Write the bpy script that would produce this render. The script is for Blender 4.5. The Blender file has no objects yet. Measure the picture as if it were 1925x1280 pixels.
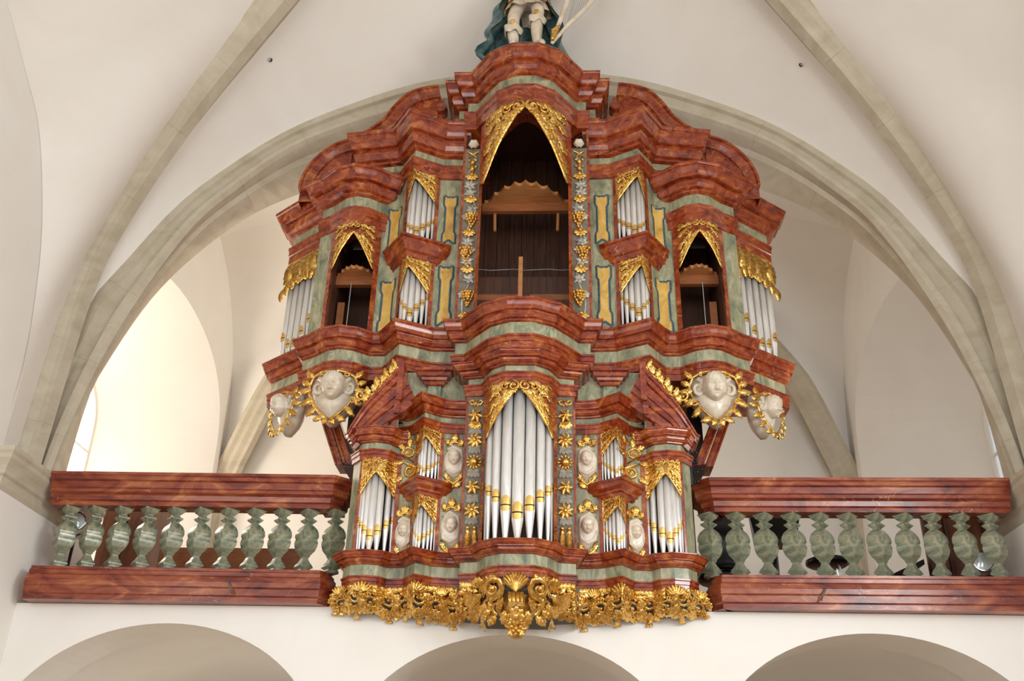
import bpy, math, random
from mathutils import Vector, Matrix
random.seed(7)
PI = math.pi
SC = bpy.context.scene
COL = SC.collection

# ---------------------------------------------------------------- camera
F, PITCH, YAW, ROLL = 1800.0, .483, -.0508, .0236
CAM = Vector((.254, -7.0, 1.7))
fw = Vector((math.sin(YAW)*math.cos(PITCH), math.cos(YAW)*math.cos(PITCH), math.sin(PITCH)))
r0 = Vector((math.cos(YAW), -math.sin(YAW), 0)); u0 = r0.cross(fw)
rt = math.cos(ROLL)*r0 + math.sin(ROLL)*u0
up = -math.sin(ROLL)*r0 + math.cos(ROLL)*u0
cam = bpy.data.objects.new('camera', bpy.data.cameras.new('camera')); COL.objects.link(cam)
cam.data.sensor_width = 36.0; cam.data.lens = 36.0*F/1925.0
cam.data.clip_start = .05; cam.data.clip_end = 200
cam.matrix_world = Matrix(((rt.x, up.x, -fw.x, CAM.x), (rt.y, up.y, -fw.y, CAM.y), (rt.z, up.z, -fw.z, CAM.z), (0, 0, 0, 1)))
SC.camera = cam
# ---------------------------------------------------------------- world, lights, exposure
W = bpy.data.worlds.new('daylight'); SC.world = W; W.use_nodes = True
bg = W.node_tree.nodes['Background']; bg.inputs[0].default_value = (.93, .985, 1.04, 1); bg.inputs[1].default_value = .80
SC.view_settings.view_transform = 'Standard'; SC.view_settings.look = 'None'
SC.view_settings.exposure = -.03; SC.view_settings.gamma = 1.0; SC.view_settings.use_curve_mapping = False

def area(name, loc, direction, sx, sy, power, color, spread=180):
    l = bpy.data.lights.new(name, 'AREA'); l.shape = 'RECTANGLE'; l.size = sx; l.size_y = sy
    l.energy = power; l.color = color; l.spread = math.radians(spread)
    o = bpy.data.objects.new(name, l); COL.objects.link(o); o.location = loc
    o.rotation_euler = Vector(direction).to_track_quat('-Z', 'Z').to_euler()
    return o
for i, y in enumerate((-5.6, -8.8)):       # tall nave windows behind the photographer's field of view
    area('nave_window_light', (-3.8, y, 3.8), (1, .12, -.15), 1.2, 3.0, 45, (.97, .98, 1))
    area('nave_window_light', (3.8, (-4.4, -8.8)[i], 4.0), (-1, .12, -.1), 1.2, 3.0, (200, 115)[i], (.94, .975, 1))
area('frontal_fill_light', (-1.5, -13.5, 3.4), (.12, 1, -.05), 1.6, 4.0, 150, (.95, .98, 1))  # two fill lamps added behind the camera to brighten front wall and pipes
area('frontal_fill_light', (1.5, -13.5, 3.4), (-.12, 1, -.05), 1.6, 4.0, 170, (.95, .98, 1))
area('gallery_window_light', (-4.55, 1.25, 5.0), (1, .25, .15), 1.5, 2.6, 140, (1, .88, .72))
area('gallery_window_light', (4.56, 1.2, 4.7), (-1, .16, .32), 1.6, 2.4, 120, (1, .90, .75), 75)  # added beam at the right window, warmed and narrowed to brighten the left vault
area('undercroft_fill_light', (-3.5, 1.2, 1.6), (1, .2, .3), 1.2, 1.4, 10, (1, .92, .8))  # warm fill lamp added under the gallery; no window is built here

# ---------------------------------------------------------------- materials
def lin(c): return tuple(((v/255)/12.92 if v/255 <= .04045 else ((v/255+.055)/1.055)**2.4) for v in c)+(1,)
MATS = {}
def mat(name, col, rough=.5, metal=0., spec=.5, noise=None, veins=None, bump=0., bscale=40., coat=0., emit=0., stretch=(1, 1, 1), nscale=5.):
    m = bpy.data.materials.new(name); m.use_nodes = True; nt = m.node_tree; n = nt.nodes; L = nt.links
    b = n['Principled BSDF']; b.inputs['Roughness'].default_value = rough; b.inputs['Metallic'].default_value = metal
    b.inputs['Specular IOR Level'].default_value = spec
    if coat: b.inputs['Coat Weight'].default_value = coat; b.inputs['Coat Roughness'].default_value = .12
    b.inputs['Base Color'].default_value = lin(col)
    if emit: b.inputs['Emission Color'].default_value = lin(col); b.inputs['Emission Strength'].default_value = emit
    if noise or veins or bump:
        tc = n.new('ShaderNodeTexCoord'); mp = n.new('ShaderNodeMapping'); mp.inputs['Scale'].default_value = stretch
        L.new(tc.outputs['Object'], mp.inputs['Vector'])
    out = None
    if noise:
        t = n.new('ShaderNodeTexNoise'); t.inputs['Scale'].default_value = nscale; t.inputs['Detail'].default_value = 6; t.inputs['Distortion'].default_value = 1.2
        t.inputs['Roughness'].default_value = .62
        L.new(mp.outputs[0], t.inputs['Vector'])
        r = n.new('ShaderNodeValToRGB'); L.new(t.outputs['Fac'], r.inputs[0])
        e = r.color_ramp.elements; e[0].position = .3; e[0].color = lin(noise[0]); e[1].position = .72; e[1].color = lin(noise[-1])
        k = len(noise)
        for i in range(1, k-1):
            x = e.new(.3+.42*i/(k-1)); x.color = lin(noise[i])
        out = r.outputs[0]
    if veins:
        vcol, vs, vw = veins
        d = n.new('ShaderNodeTexNoise'); d.inputs['Scale'].default_value = vs*1.6; d.inputs['Detail'].default_value = 4
        L.new(mp.outputs[0], d.inputs['Vector'])
        mx = n.new('ShaderNodeVectorMath'); mx.operation = 'MULTIPLY_ADD'; mx.inputs[1].default_value = (.35/vs*3,)*3
        L.new(d.outputs['Color'], mx.inputs[0]); L.new(mp.outputs[0], mx.inputs[2])
        v = n.new('ShaderNodeTexVoronoi'); v.feature = 'DISTANCE_TO_EDGE'; v.inputs['Scale'].default_value = vs
        L.new(mx.outputs[0], v.inputs['Vector'])
        r2 = n.new('ShaderNodeValToRGB'); L.new(v.outputs['Distance'], r2.inputs[0])
        e = r2.color_ramp.elements; e[0].position = 0; e[0].color = (1, 1, 1, 1); e[1].position = vw; e[1].color = (0, 0, 0, 1)
        d2 = n.new('ShaderNodeTexNoise'); d2.inputs['Scale'].default_value = vs*1.1; d2.inputs['Detail'].default_value = 2; L.new(mp.outputs[0], d2.inputs['Vector'])
        r3 = n.new('ShaderNodeValToRGB'); L.new(d2.outputs['Fac'], r3.inputs[0]); r3.color_ramp.elements[0].position = .5; r3.color_ramp.elements[1].position = .66
        mu = n.new('ShaderNodeMath'); mu.operation = 'MULTIPLY'; L.new(r2.outputs[0], mu.inputs[0]); L.new(r3.outputs[0], mu.inputs[1])
        mm = n.new('ShaderNodeMix'); mm.data_type = 'RGBA'; L.new(mu.outputs[0], mm.inputs[0])
        if out: L.new(out, mm.inputs[6])
        else: mm.inputs[6].default_value = lin(col)
        mm.inputs[7].default_value = lin(vcol); out = mm.outputs[2]
    if out: L.new(out, b.inputs['Base Color'])
    if bump:
        t = n.new('ShaderNodeTexNoise'); t.inputs['Scale'].default_value = bscale; t.inputs['Detail'].default_value = 4
        L.new(mp.outputs[0], t.inputs['Vector'])
        bp = n.new('ShaderNodeBump'); bp.inputs['Strength'].default_value = bump; bp.inputs['Distance'].default_value = .01
        L.new(t.outputs['Fac'], bp.inputs['Height']); L.new(bp.outputs[0], b.inputs['Normal'])
    MATS[name] = m
    return m
mat('red', (150, 62, 36), .2, spec=.55, coat=.25, noise=[(80, 22, 10), (130, 46, 20), (158, 74, 34), (196, 122, 62)], veins=((222, 166, 122), 5.0, .010), nscale=7.5, stretch=(1, 1, 1.6))
mat('rail_red', (140, 56, 40), .3, spec=.5, coat=.12, noise=[(74, 24, 14), (120, 44, 25), (150, 76, 44), (192, 122, 78)], veins=((214, 170, 134), 3.4, .008), nscale=3.6, stretch=(.8, 1, 2))
mat('green', (150, 150, 124), .38, noise=[(92, 104, 88), (138, 140, 112), (168, 164, 132), (196, 190, 160)], veins=((88, 102, 88), 6, .03), nscale=7, stretch=(1.6, 1.6, .7))
mat('baluster', (120, 124, 104), .3, metal=.12, spec=.6, coat=.3, noise=[(76, 86, 74), (116, 122, 102), (152, 150, 122), (184, 178, 148)], nscale=9, stretch=(1, 1, 2.2))
mat('gold', (236, 178, 74), .27, metal=.92, noise=[(180, 126, 54), (230, 182, 94), (252, 222, 150)], nscale=16, bump=.35, bscale=60)
mat('gold_flat', (222, 180, 102), .36, metal=.8)
mat('grey_leaf', (160, 151, 134), .5, noise=[(126, 118, 102), (168, 160, 142)], nscale=14)
mat('tin', (244, 243, 240), .3, metal=.36, noise=[(214, 211, 205), (242, 240, 236)], nscale=4, stretch=(4, 4, .7))
mat('silver', (186, 180, 168), .42, metal=.4, noise=[(112, 108, 98), (184, 178, 164), (226, 222, 212)], nscale=14, bump=.3, bscale=50)
mat('ivory', (222, 208, 184), .3, spec=.6, coat=.25, noise=[(196, 180, 154), (220, 206, 184), (234, 224, 206)], nscale=9)
mat('yellow', (214, 172, 84), .5, noise=[(184, 138, 58), (216, 174, 86), (232, 198, 118)], nscale=9, stretch=(1, 1, .6))
mat('blue', (44, 88, 104), .5, noise=[(24, 60, 76), (60, 108, 122)], nscale=30)
mat('plaster', (240, 236, 229), .9, spec=.2, noise=[(238, 233, 225), (242, 239, 233)], nscale=1.2)
mat('stone', (194, 184, 164), .85, spec=.25, noise=[(184, 173, 151), (197, 187, 167), (206, 197, 178)], nscale=2.6, bump=.15, bscale=30, stretch=(1, 1, 1.6))
mat('grey_ground', (128, 118, 100), .55, noise=[(100, 92, 78), (136, 126, 108)], nscale=12)
mat('darkwood', (76, 46, 30), .55, noise=[(54, 30, 19), (84, 50, 32), (104, 66, 42)], nscale=5, stretch=(9, 9, .5))
mat('midwood', (160, 98, 52), .5, noise=[(132, 76, 38), (170, 106, 58)], nscale=5, stretch=(1, 9, 6))
mat('lightwood', (190, 128, 76), .55, noise=[(166, 104, 56), (200, 140, 86)], nscale=4, stretch=(1, 8, 8))
mat('brown', (126, 74, 46), .4, spec=.5, noise=[(96, 52, 32), (136, 82, 52)], nscale=4, stretch=(8, 8, .6))
mat('black', (16, 16, 20), .35, spec=.5)
mat('dark', (24, 18, 15), .7)
mat('grey', (92, 92, 90), .5)
mat('chrome', (214, 216, 214), .16, metal=1)
mat('lens', (228, 236, 232), .08, spec=.9, coat=.6)
mat('cloak', (66, 96, 98), .3, spec=.6, coat=.3, noise=[(34, 58, 62), (72, 104, 104), (120, 146, 138)], nscale=7)
mat('glow', (255, 252, 246), .5, emit=1.6)
mat('glow_cool', (206, 214, 222), .5, emit=.5)
mat('tile', (180, 154, 126), .6, noise=[(168, 142, 114), (192, 166, 138)], nscale=2)
mat('wire', (190, 190, 190), .4, metal=.6)

# ---------------------------------------------------------------- object helpers
def empty(name, loc, label, cat, group=None, kind=None):
    o = bpy.data.objects.new(name, None); COL.objects.link(o); o.location = loc; o.empty_display_size = .1
    if label: o['label'] = label
    if cat: o['category'] = cat
    if group: o['group'] = group
    if kind: o['kind'] = kind
    return o
def wloc(o):
    v = Vector(o.location)
    while o.parent: o = o.parent
    return v if o.type == 'EMPTY' else Vector((0, 0, 0))
def obj(name, V, Fc, m, parent=None, smooth=False, mats=None, mi=None):
    me = bpy.data.meshes.new(name); me.from_pydata([tuple(v) for v in V], [], Fc)
    for x in (mats or [m]): me.materials.append(MATS[x])
    if mi: me.polygons.foreach_set('material_index', mi)
    if smooth: me.polygons.foreach_set('use_smooth', [True]*len(me.polygons))
    o = bpy.data.objects.new(name, me); COL.objects.link(o)
    if parent:
        o.parent = parent
        if parent.type == 'EMPTY': o.matrix_parent_inverse = Matrix.Translation(-Vector(parent.location))
    return o
def tag(o, label=None, cat=None, group=None, kind=None):
    if label: o['label'] = label
    if cat: o['category'] = cat
    if group: o['group'] = group
    if kind: o['kind'] = kind
    return o
class MB:
    def __init__(s): s.V = []; s.F = []; s.mi = []
    def add(s, V, Fc, mi=0):
        b = len(s.V); s.V += [tuple(v) for v in V]; s.F += [tuple(i+b for i in f) for f in Fc]; s.mi += [mi]*len(Fc)
    def box(s, x0, x1, y0, y1, z0, z1, mi=0):
        if x0 > x1: x0, x1 = x1, x0
        s.add([(x0, y0, z0), (x1, y0, z0), (x1, y1, z0), (x0, y1, z0), (x0, y0, z1), (x1, y0, z1), (x1, y1, z1), (x0, y1, z1)],
              [(0, 3, 2, 1), (4, 5, 6, 7), (0, 1, 5, 4), (1, 2, 6, 5), (2, 3, 7, 6), (3, 0, 4, 7)], mi)
    def tube(s, pts, rad, n=8, mi=0, caps=True):
        pts = [Vector(p) for p in pts]; k = len(pts)
        rr = rad if isinstance(rad, (list, tuple)) else [rad]*k
        ref = None; base = len(s.V); V = []
        for i, p in enumerate(pts):
            t = (pts[min(i+1, k-1)]-pts[max(i-1, 0)]).normalized()
            if ref is None: ref = t.orthogonal().normalized()
            ref = (ref-t*ref.dot(t)).normalized(); b = t.cross(ref)
            for j in range(n):
                a = 2*PI*j/n; V.append(p+(ref*math.cos(a)+b*math.sin(a))*rr[i])
        Fc = []
        for i in range(k-1):
            for j in range(n):
                q = (j+1) % n; Fc.append((i*n+j, i*n+q, (i+1)*n+q, (i+1)*n+j))
        if caps: Fc.append(tuple(range(n-1, -1, -1))); Fc.append(tuple((k-1)*n+j for j in range(n)))
        s.add(V, Fc, mi)
    def lathe(s, prof, c=(0, 0, 0), n=16, mi=0, rot=0., sx=1, sy=1, caps=True):
        V = []; Fc = []
        for r, z in prof:
            for j in range(n):
                a = 2*PI*j/n+rot; V.append((c[0]+r*sx*math.cos(a), c[1]+r*sy*math.sin(a), c[2]+z))
        for i in range(len(prof)-1):
            for j in range(n):
                q = (j+1) % n; Fc.append((i*n+j, i*n+q, (i+1)*n+q, (i+1)*n+j))
        if caps: Fc.append(tuple(range(n-1, -1, -1))); Fc.append(tuple((len(prof)-1)*n+j for j in range(n)))
        s.add(V, Fc, mi)
    def ball(s, c, rx, ry=None, rz=None, n=8, m=5, mi=0):
        ry = rx if ry is None else ry; rz = rx if rz is None else rz
        V = [(c[0], c[1], c[2]-rz)]; Fc = []
        for i in range(1, m):
            a = -PI/2+PI*i/m
            for j in range(n):
                b = 2*PI*j/n; V.append((c[0]+rx*math.cos(a)*math.cos(b), c[1]+ry*math.cos(a)*math.sin(b), c[2]+rz*math.sin(a)))
        V.append((c[0], c[1], c[2]+rz)); T = len(V)-1
        for j in range(n):
            q = (j+1) % n; Fc.append((0, 1+q, 1+j)); Fc.append((T, T-n+j, T-n+q))
        for i in range(m-2):
            for j in range(n):
                q = (j+1) % n; Fc.append((1+i*n+j, 1+i*n+q, 1+(i+1)*n+q, 1+(i+1)*n+j))
        s.add(V, Fc, mi)
    def build(s, name, m, parent=None, smooth=False, mats=None):
        return obj(name, s.V, s.F, m, parent, smooth, mats, s.mi if mats else None)

def offset(path, d):
    """mitred offset of a plan polyline towards the outside (right-hand side)"""
    n = len(path); out = []
    for i in range(n):
        p = Vector(path[i]).to_2d() if len(path[i]) > 2 else Vector(path[i])
        ns = []
        for a, b in ((i-1, i), (i, i+1)):
            if 0 <= a and b < n:
                e = Vector(path[b])-Vector(path[a])
                if e.length > 1e-6: e.normalize(); ns.append(Vector((e.y, -e.x)))
        if len(ns) == 1: out.append(p+ns[0]*d)
        else:
            m = ns[0]+ns[1]
            if m.length < .2: out.append(p+ns[0]*d); continue
            m.normalize(); out.append(p+m*(d/max(.45, m.dot(ns[0]))))
    return out
def sweep(path, prof, mb=None, mi=0, ends=True):
    """moulding: profile [(out, z)...] (top to bottom) along a plan path"""
    mb = mb or MB(); n = len(path); V = []; Fc = []
    for o, z in prof:
        for p in offset(path, o): V.append((p.x, p.y, z))
    k = len(prof)
    for i in range(k-1):
        for j in range(n-1): Fc.append((i*n+j, (i+1)*n+j, (i+1)*n+j+1, i*n+j+1))
    if ends:
        Fc.append(tuple(i*n for i in range(k))); Fc.append(tuple(i*n+n-1 for i in range(k-1, -1, -1)))
    mb.add(V, Fc, mi); return mb
def mirror(half):
    """half: outer -> centre with x >= 0 ; returns left to right path"""
    L = [(-x, y) for x, y in half]; R = [(x, y) for x, y in half[::-1]]
    if abs(half[-1][0]) < 1e-6: R = R[1:]
    return L+R
def side(path, sx):
    """one-sided path given with x>0 from outer to inner, ordered left to right"""
    p = [(sx*x, y) for x, y in path]
    return p if sx < 0 else p[::-1]
def interp(path):
    pts = sorted([(abs(x), y) for x, y in path])
    def f(x):
        x = abs(x)
        if x <= pts[0][0]: return pts[0][1]
        for (a, ya), (b, yb) in zip(pts, pts[1:]):
            if x <= b: return ya if b-a < 1e-6 else ya+(yb-ya)*(x-a)/(b-a)
        return pts[-1][1]
    return f
CB = (-.3, )  # depth of the hidden back of a moulding
def cornice_profile(zt, zb, p, back=-.12):
    h = zt-zb
    return [(back, zt), (p, zt), (p, zt-.07*h), (p*.96, zt-.11*h), (p*.90, zt-.13*h), (p*.88, zt-.2*h), (p*.80, zt-.34*h), (p*.70, zt-.44*h), (p*.69, zt-.50*h),
            (p*.46, zt-.52*h), (p*.46, zt-.58*h), (p*.52, zt-.62*h), (p*.50, zt-.72*h), (p*.38, zt-.84*h), (p*.22, zt-.89*h), (p*.2, zt-.95*h), (0, zb), (back, zb)]
def band_profile(zt, zb, o=0., back=-.12): return [(back, zt), (o, zt), (o, zb), (back, zb)]
def arch_profile(zt, zb, o=.02, back=-.12):
    h = zt-zb
    return [(back, zt), (o+.012, zt), (o+.012, zt-.14*h), (o+.004, zt-.2*h), (o+.004, zt-.5*h), (o-.004, zt-.54*h), (o-.004, zb), (back, zb)]
def entablature(path, zc, zf, za, zb, p, parent, back=-.12, m='red', ao=.02):
    sweep(path, cornice_profile(zc, zf, p, back)).build('cornice', m, parent)
    sweep(path, band_profile(zf, za, 0, back)).build('frieze', 'green', parent)
    sweep(path, arch_profile(za, zb, ao, back)).build('architrave', m, parent)
def wallpiece(name, m, parent, x0, x1, z0, z1, Yf, thick=.05, o=0., sx=1, cuts=None):
    """vertical slab following the front plan between x0 and x1"""
    xs = sorted(set([x0, x1]+[c for c in (cuts or []) if min(x0, x1) < c < max(x0, x1)]))
    V = []; Fc = []
    for x in xs:
        y = Yf(x)-o
        V += [(sx*x, y, z0), (sx*x, y, z1), (sx*x, y+thick, z1), (sx*x, y+thick, z0)]
    for i in range(len(xs)-1):
        a = i*4; b = a+4
        for j in range(4): k = (j+1) % 4; Fc.append((a+j, b+j, b+k, a+k) if sx < 0 else (a+j, a+k, b+k, b+j))
    Fc.append((0, 1, 2, 3)); e = (len(xs)-1)*4; Fc.append((e+3, e+2, e+1, e))
    return obj(name, V, Fc, m, parent)

# ---------------------------------------------------------------- ornament builder (strokes on a surface u,v,out)
class Orn:
    def __init__(s, mp): s.mp = mp; s.b = MB()
    def stroke(s, pts, r, o=0., k=.9, mi=0):
        """half-round tapering ridge through (u,v) points; r list or single"""
        n = len(pts); rr = r if isinstance(r, (list, tuple)) else [r]*n
        V = []; Fc = []
        for i, (u, v) in enumerate(pts):
            a = pts[max(0, i-1)]; b = pts[min(n-1, i+1)]
            tx, ty = b[0]-a[0], b[1]-a[1]; l = math.hypot(tx, ty) or 1; nx, ny = -ty/l, tx/l
            oo = o[i] if isinstance(o, (list, tuple)) else o
            for ang in (0, .9, PI/2, PI-.9, PI):
                c = math.cos(ang)*rr[i]; h = math.sin(ang)*rr[i]*k
                V.append(s.mp(u+nx*c, v+ny*c, oo+h-.002))
        for i in range(n-1):
            for j in range(4): Fc.append((i*5+j, i*5+j+1, (i+1)*5+j+1, (i+1)*5+j))
        Fc.append((0, 1, 2, 3, 4)); e = (n-1)*5; Fc.append((e+4, e+3, e+2, e+1, e))
        s.b.add(V, Fc, mi)
    def spiral(s, u, v, r, a0, turns=1.25, hand=1, w=.22, o=0., n=13, tail=None, mi=0):
        pts = []; rr = []
        for i in range(n):
            t = i/(n-1); rad = r*(1-t)**.8*.95+r*.05; a = a0+hand*turns*2*PI*t
            pts.append((u+rad*math.cos(a), v+rad*math.sin(a))); rr.append(r*w*(1-.45*t))
        if tail: pts = [tail]+pts; rr = [r*w*.35]+rr
        s.stroke(pts, rr, o, mi=mi); s.bead(u, v, r*w*.9, o+r*.05, mi=mi)
    def bead(s, u, v, r, o=0., n=7, mi=0):
        V = [s.mp(u, v, o+r*.95)]; Fc = []
        for ring, (q, h) in enumerate(((.62, .72), (1., 0.))):
            for j in range(n): a = 2*PI*j/n; V.append(s.mp(u+r*q*math.cos(a), v+r*q*math.sin(a), o+r*h-.001))
        for j in range(n):
            k = (j+1) % n; Fc.append((0, 1+j, 1+k)); Fc.append((1+j, 1+n+j, 1+n+k, 1+k))
        s.b.add(V, Fc, mi)
    def leaf(s, u, v, ang, L, w, curl=.8, o=0., lobes=3, mi=0):
        """acanthus leaf: curled blade with scalloped edges, raised flanks and a sunk midrib"""
        n = 11; x, y = u, v; a = ang; W_ = max(w*2.0, L*.25); V = []; Fc = []
        for i in range(n):
            t = i/(n-1); hw = W_*(math.sin(PI*min(.97, .10+.87*t**.85))**.8)*(1+.30*math.cos(2*PI*(lobes+1.5)*t)); hw = max(hw, W_*.06)
            if i == n-1: hw = W_*.04
            nx, ny = -math.sin(a), math.cos(a); h = W_*(.30+.45*math.sin(PI*t)); e = W_*.10*(1-t)
            for q, oo in ((-1, e), (-.55, h), (0, h*.62), (.55, h), (1, e)):
                bk = abs(q)*hw*.35*(1 if (i % 2) else .2)
                V.append(s.mp(x+nx*q*hw+math.cos(a)*bk, y+ny*q*hw+math.sin(a)*bk, o+oo-.002))
            x += L/(n-1)*math.cos(a); y += L/(n-1)*math.sin(a); a += curl/(n-1)*(1.6 if t > .6 else .75)
        for i in range(n-1):
            for j in range(4): Fc.append((i*5+j, i*5+j+1, (i+1)*5+j+1, (i+1)*5+j))
        s.b.add(V, Fc, mi)
    def flower(s, u, v, r, n=6, o=0., mi=0, cmi=0, rot=0.):
        for j in range(n):
            a = 2*PI*j/n+rot
            s.stroke([(u+r*.15*math.cos(a), v+r*.15*math.sin(a)), (u+r*.6*math.cos(a), v+r*.6*math.sin(a)), (u+r*math.cos(a+.1), v+r*math.sin(a+.1))], [r*.14, r*.32, r*.16], [o+r*.3, o+r*.3, o+.05*r], mi=mi)
        s.bead(u, v, r*.34, o+r*.38, mi=cmi)
    def sunflower(s, u, v, r, o=0., mi=0):
        for j in range(12):
            a = 2*PI*j/12
            s.stroke([(u+r*.5*math.cos(a), v+r*.5*math.sin(a)), (u+r*math.cos(a), v+r*math.sin(a))], [r*.18, r*.1], o, mi=mi)
        s.bead(u, v, r*.66, o+r*.05, n=12, mi=mi)
    def grapes(s, u, v, w, h, o=0., mi=0):
        rows = 6; r = w/7.2
        for i in range(rows):
            k = max(1, round(5*(1-.75*i/(rows-1))))
            for j in range(k):
                s.bead(u+(j-(k-1)/2)*r*1.75+random.uniform(-.3, .3)*r, v-h*.5+(rows-1-i if True else i)*0+h*(1-i/(rows-1))*1.0-0+random.uniform(-.2, .2)*r, r*1.15, o+r*(1.6 if 0 < j < k-1 else .6), n=6, mi=mi)
    def build(s, name, m, parent, mats=None): return s.b.build(name, m, parent, True, mats)

def valance(parent, sx, xa, xb, xc, ztop, zapex, ztip, Yf, o=.012, both=True, pw=1.25):
    """carved gilded spandrel pair on a red backboard: opening from xa to xb, point at xc"""
    for half in (0, 1):
        xe = xa if half == 0 else xb; wd = abs(xe-xc); sg = 1 if xe > xc else -1
        if wd < .012: continue
        zc = lambda t: ztip+(zapex-ztip)*(1-t**pw)
        U = lambda t: xc+sg*wd*t
        def mp(u, v, q, sx=sx): return (sx*u, Yf(u)-o-q, v)
        V = []; Fc = []; N = 10
        for i in range(N+1):
            t = i/N; x = U(t); y = Yf(x)-o+.004
            V += [(sx*x, y, ztop), (sx*x, y, zc(t)), (sx*x, y+.02, ztop), (sx*x, y+.02, zc(t))]
        for i in range(N):
            a = i*4; b = a+4; Fc += [(a, a+1, b+1, b), (a+2, b+2, b+3, a+3), (a+1, a+3, b+3, b+1)]
        board = obj('valance_board', V, Fc, 'gold' if abs(xa-xb) < .3 else 'red', parent)
        O = Orn(mp); H = ztop-ztip; s = min(wd*1.05, H*.66); w = s*.052
        g = lambda t, q: zc(t)+(ztop-zc(t))*q
        O.stroke([(U(i/12), zc(i/12)+w*.4) for i in range(13)], [w*(1.25-.3*abs(i/12-.4)) for i in range(13)])
        # feathered acanthus fronds climbing from the jamb towards the point
        for q, t1, k, wl in ((.14, .16, 9, 1.05), (.42, .42, 6, 1.1), (.72, .66, 4, 1.05), (.90, .40, 5, .9)):
            for i in range(k):
                t = .985-(.985-t1)*i/k; t2 = t-.06; du = U(t2)-U(t); dv = g(t2, q)-g(t, q); an = math.atan2(dv, du)
                O.leaf(U(t), g(t, q), an+sg*(-.35 if i % 2 else .22), s*.24, w*.75*wl, sg*(.9 if i % 2 else -.5), .004+.006*(i % 2), 2)
        O.stroke([(U(.98), g(.98, .2)), (U(.88), g(.88, .24)), (U(.7), g(.7, .26)), (U(.5), g(.5, .3)), (U(.32), g(.32, .44))], [w*.5, w*.8, w*.85, w*.75, w*.4], .006)
        # volutes
        O.spiral(U(.17), ztop-s*.17, s*.165, PI*.5, 1.4, sg, .23, .022, tail=(U(.03), zapex+w))
        O.spiral(U(.42), g(.42, .74), s*.12, PI*.5, 1.25, -sg, .24, .018)
        O.spiral(U(.62), g(.62, .60), s*.14, PI*1.2 if sg > 0 else -PI*.2, 1.3, -sg, .24, .018)
        O.spiral(U(.84), ztop-s*.15, s*.13, PI*.3 if sg > 0 else PI*.7, 1.25, sg, .24, .016)
        for t in (.28, .5, .72, .94): O.bead(U(t), ztop-s*.05, w*.55, .006)
        O.build('carved_valance', 'gold', parent if not board else board)

def organ_pipe(parent, x, y, r, z0, zm, zt, mh=None, n=14, ang=0.):
    """flue pipe: conical foot, body, gilded mouth turned towards direction ang (0 = towards the nave)"""
    b = MB(); mh = mh or r*2.6; q = r*.34
    b.lathe([(q, z0-.0), (q*1.1, z0+.02*(zm-z0)), (r*.97, zm-mh*.55), (r, zm-mh*.5), (r, zt)], (x, y, 0), n)
    p = b.build('organ_pipe', 'tin', parent, True)
    g = MB(); ca, sa = math.cos(ang), math.sin(ang)
    def pt(a, z, k=1.05):
        X = r*k*math.sin(a); Y = -r*k*math.cos(a)
        return (x+X*ca-Y*sa, y+X*sa+Y*ca, z)
    A = 1.0; cols = 8
    up_ = lambda t: zm+mh*.62*(1-abs(t)**2.2*.55); lo = lambda t: zm-mh*.55*(1-abs(t)**2.2*.3)
    V = []; Fc = []; mi = []
    for i in range(cols+1):
        t = -1+2*i/cols; a = A*t
        V += [pt(a, up_(t)), pt(a, zm-mh*.04, 1.10), pt(a, zm-mh*.13, 1.06), pt(a, lo(t), 1.02)]
    for i in range(cols):
        for j in range(3): Fc.append((i*4+j, i*4+j+1, i*4+5+j, i*4+4+j)); mi.append(1 if j == 1 else 0)
    g.V = V; g.F = Fc; g.mi = mi
    g.build('pipe_mouth', 'gold_flat', p, True, ['gold_flat', 'dark'])
    return p

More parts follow.
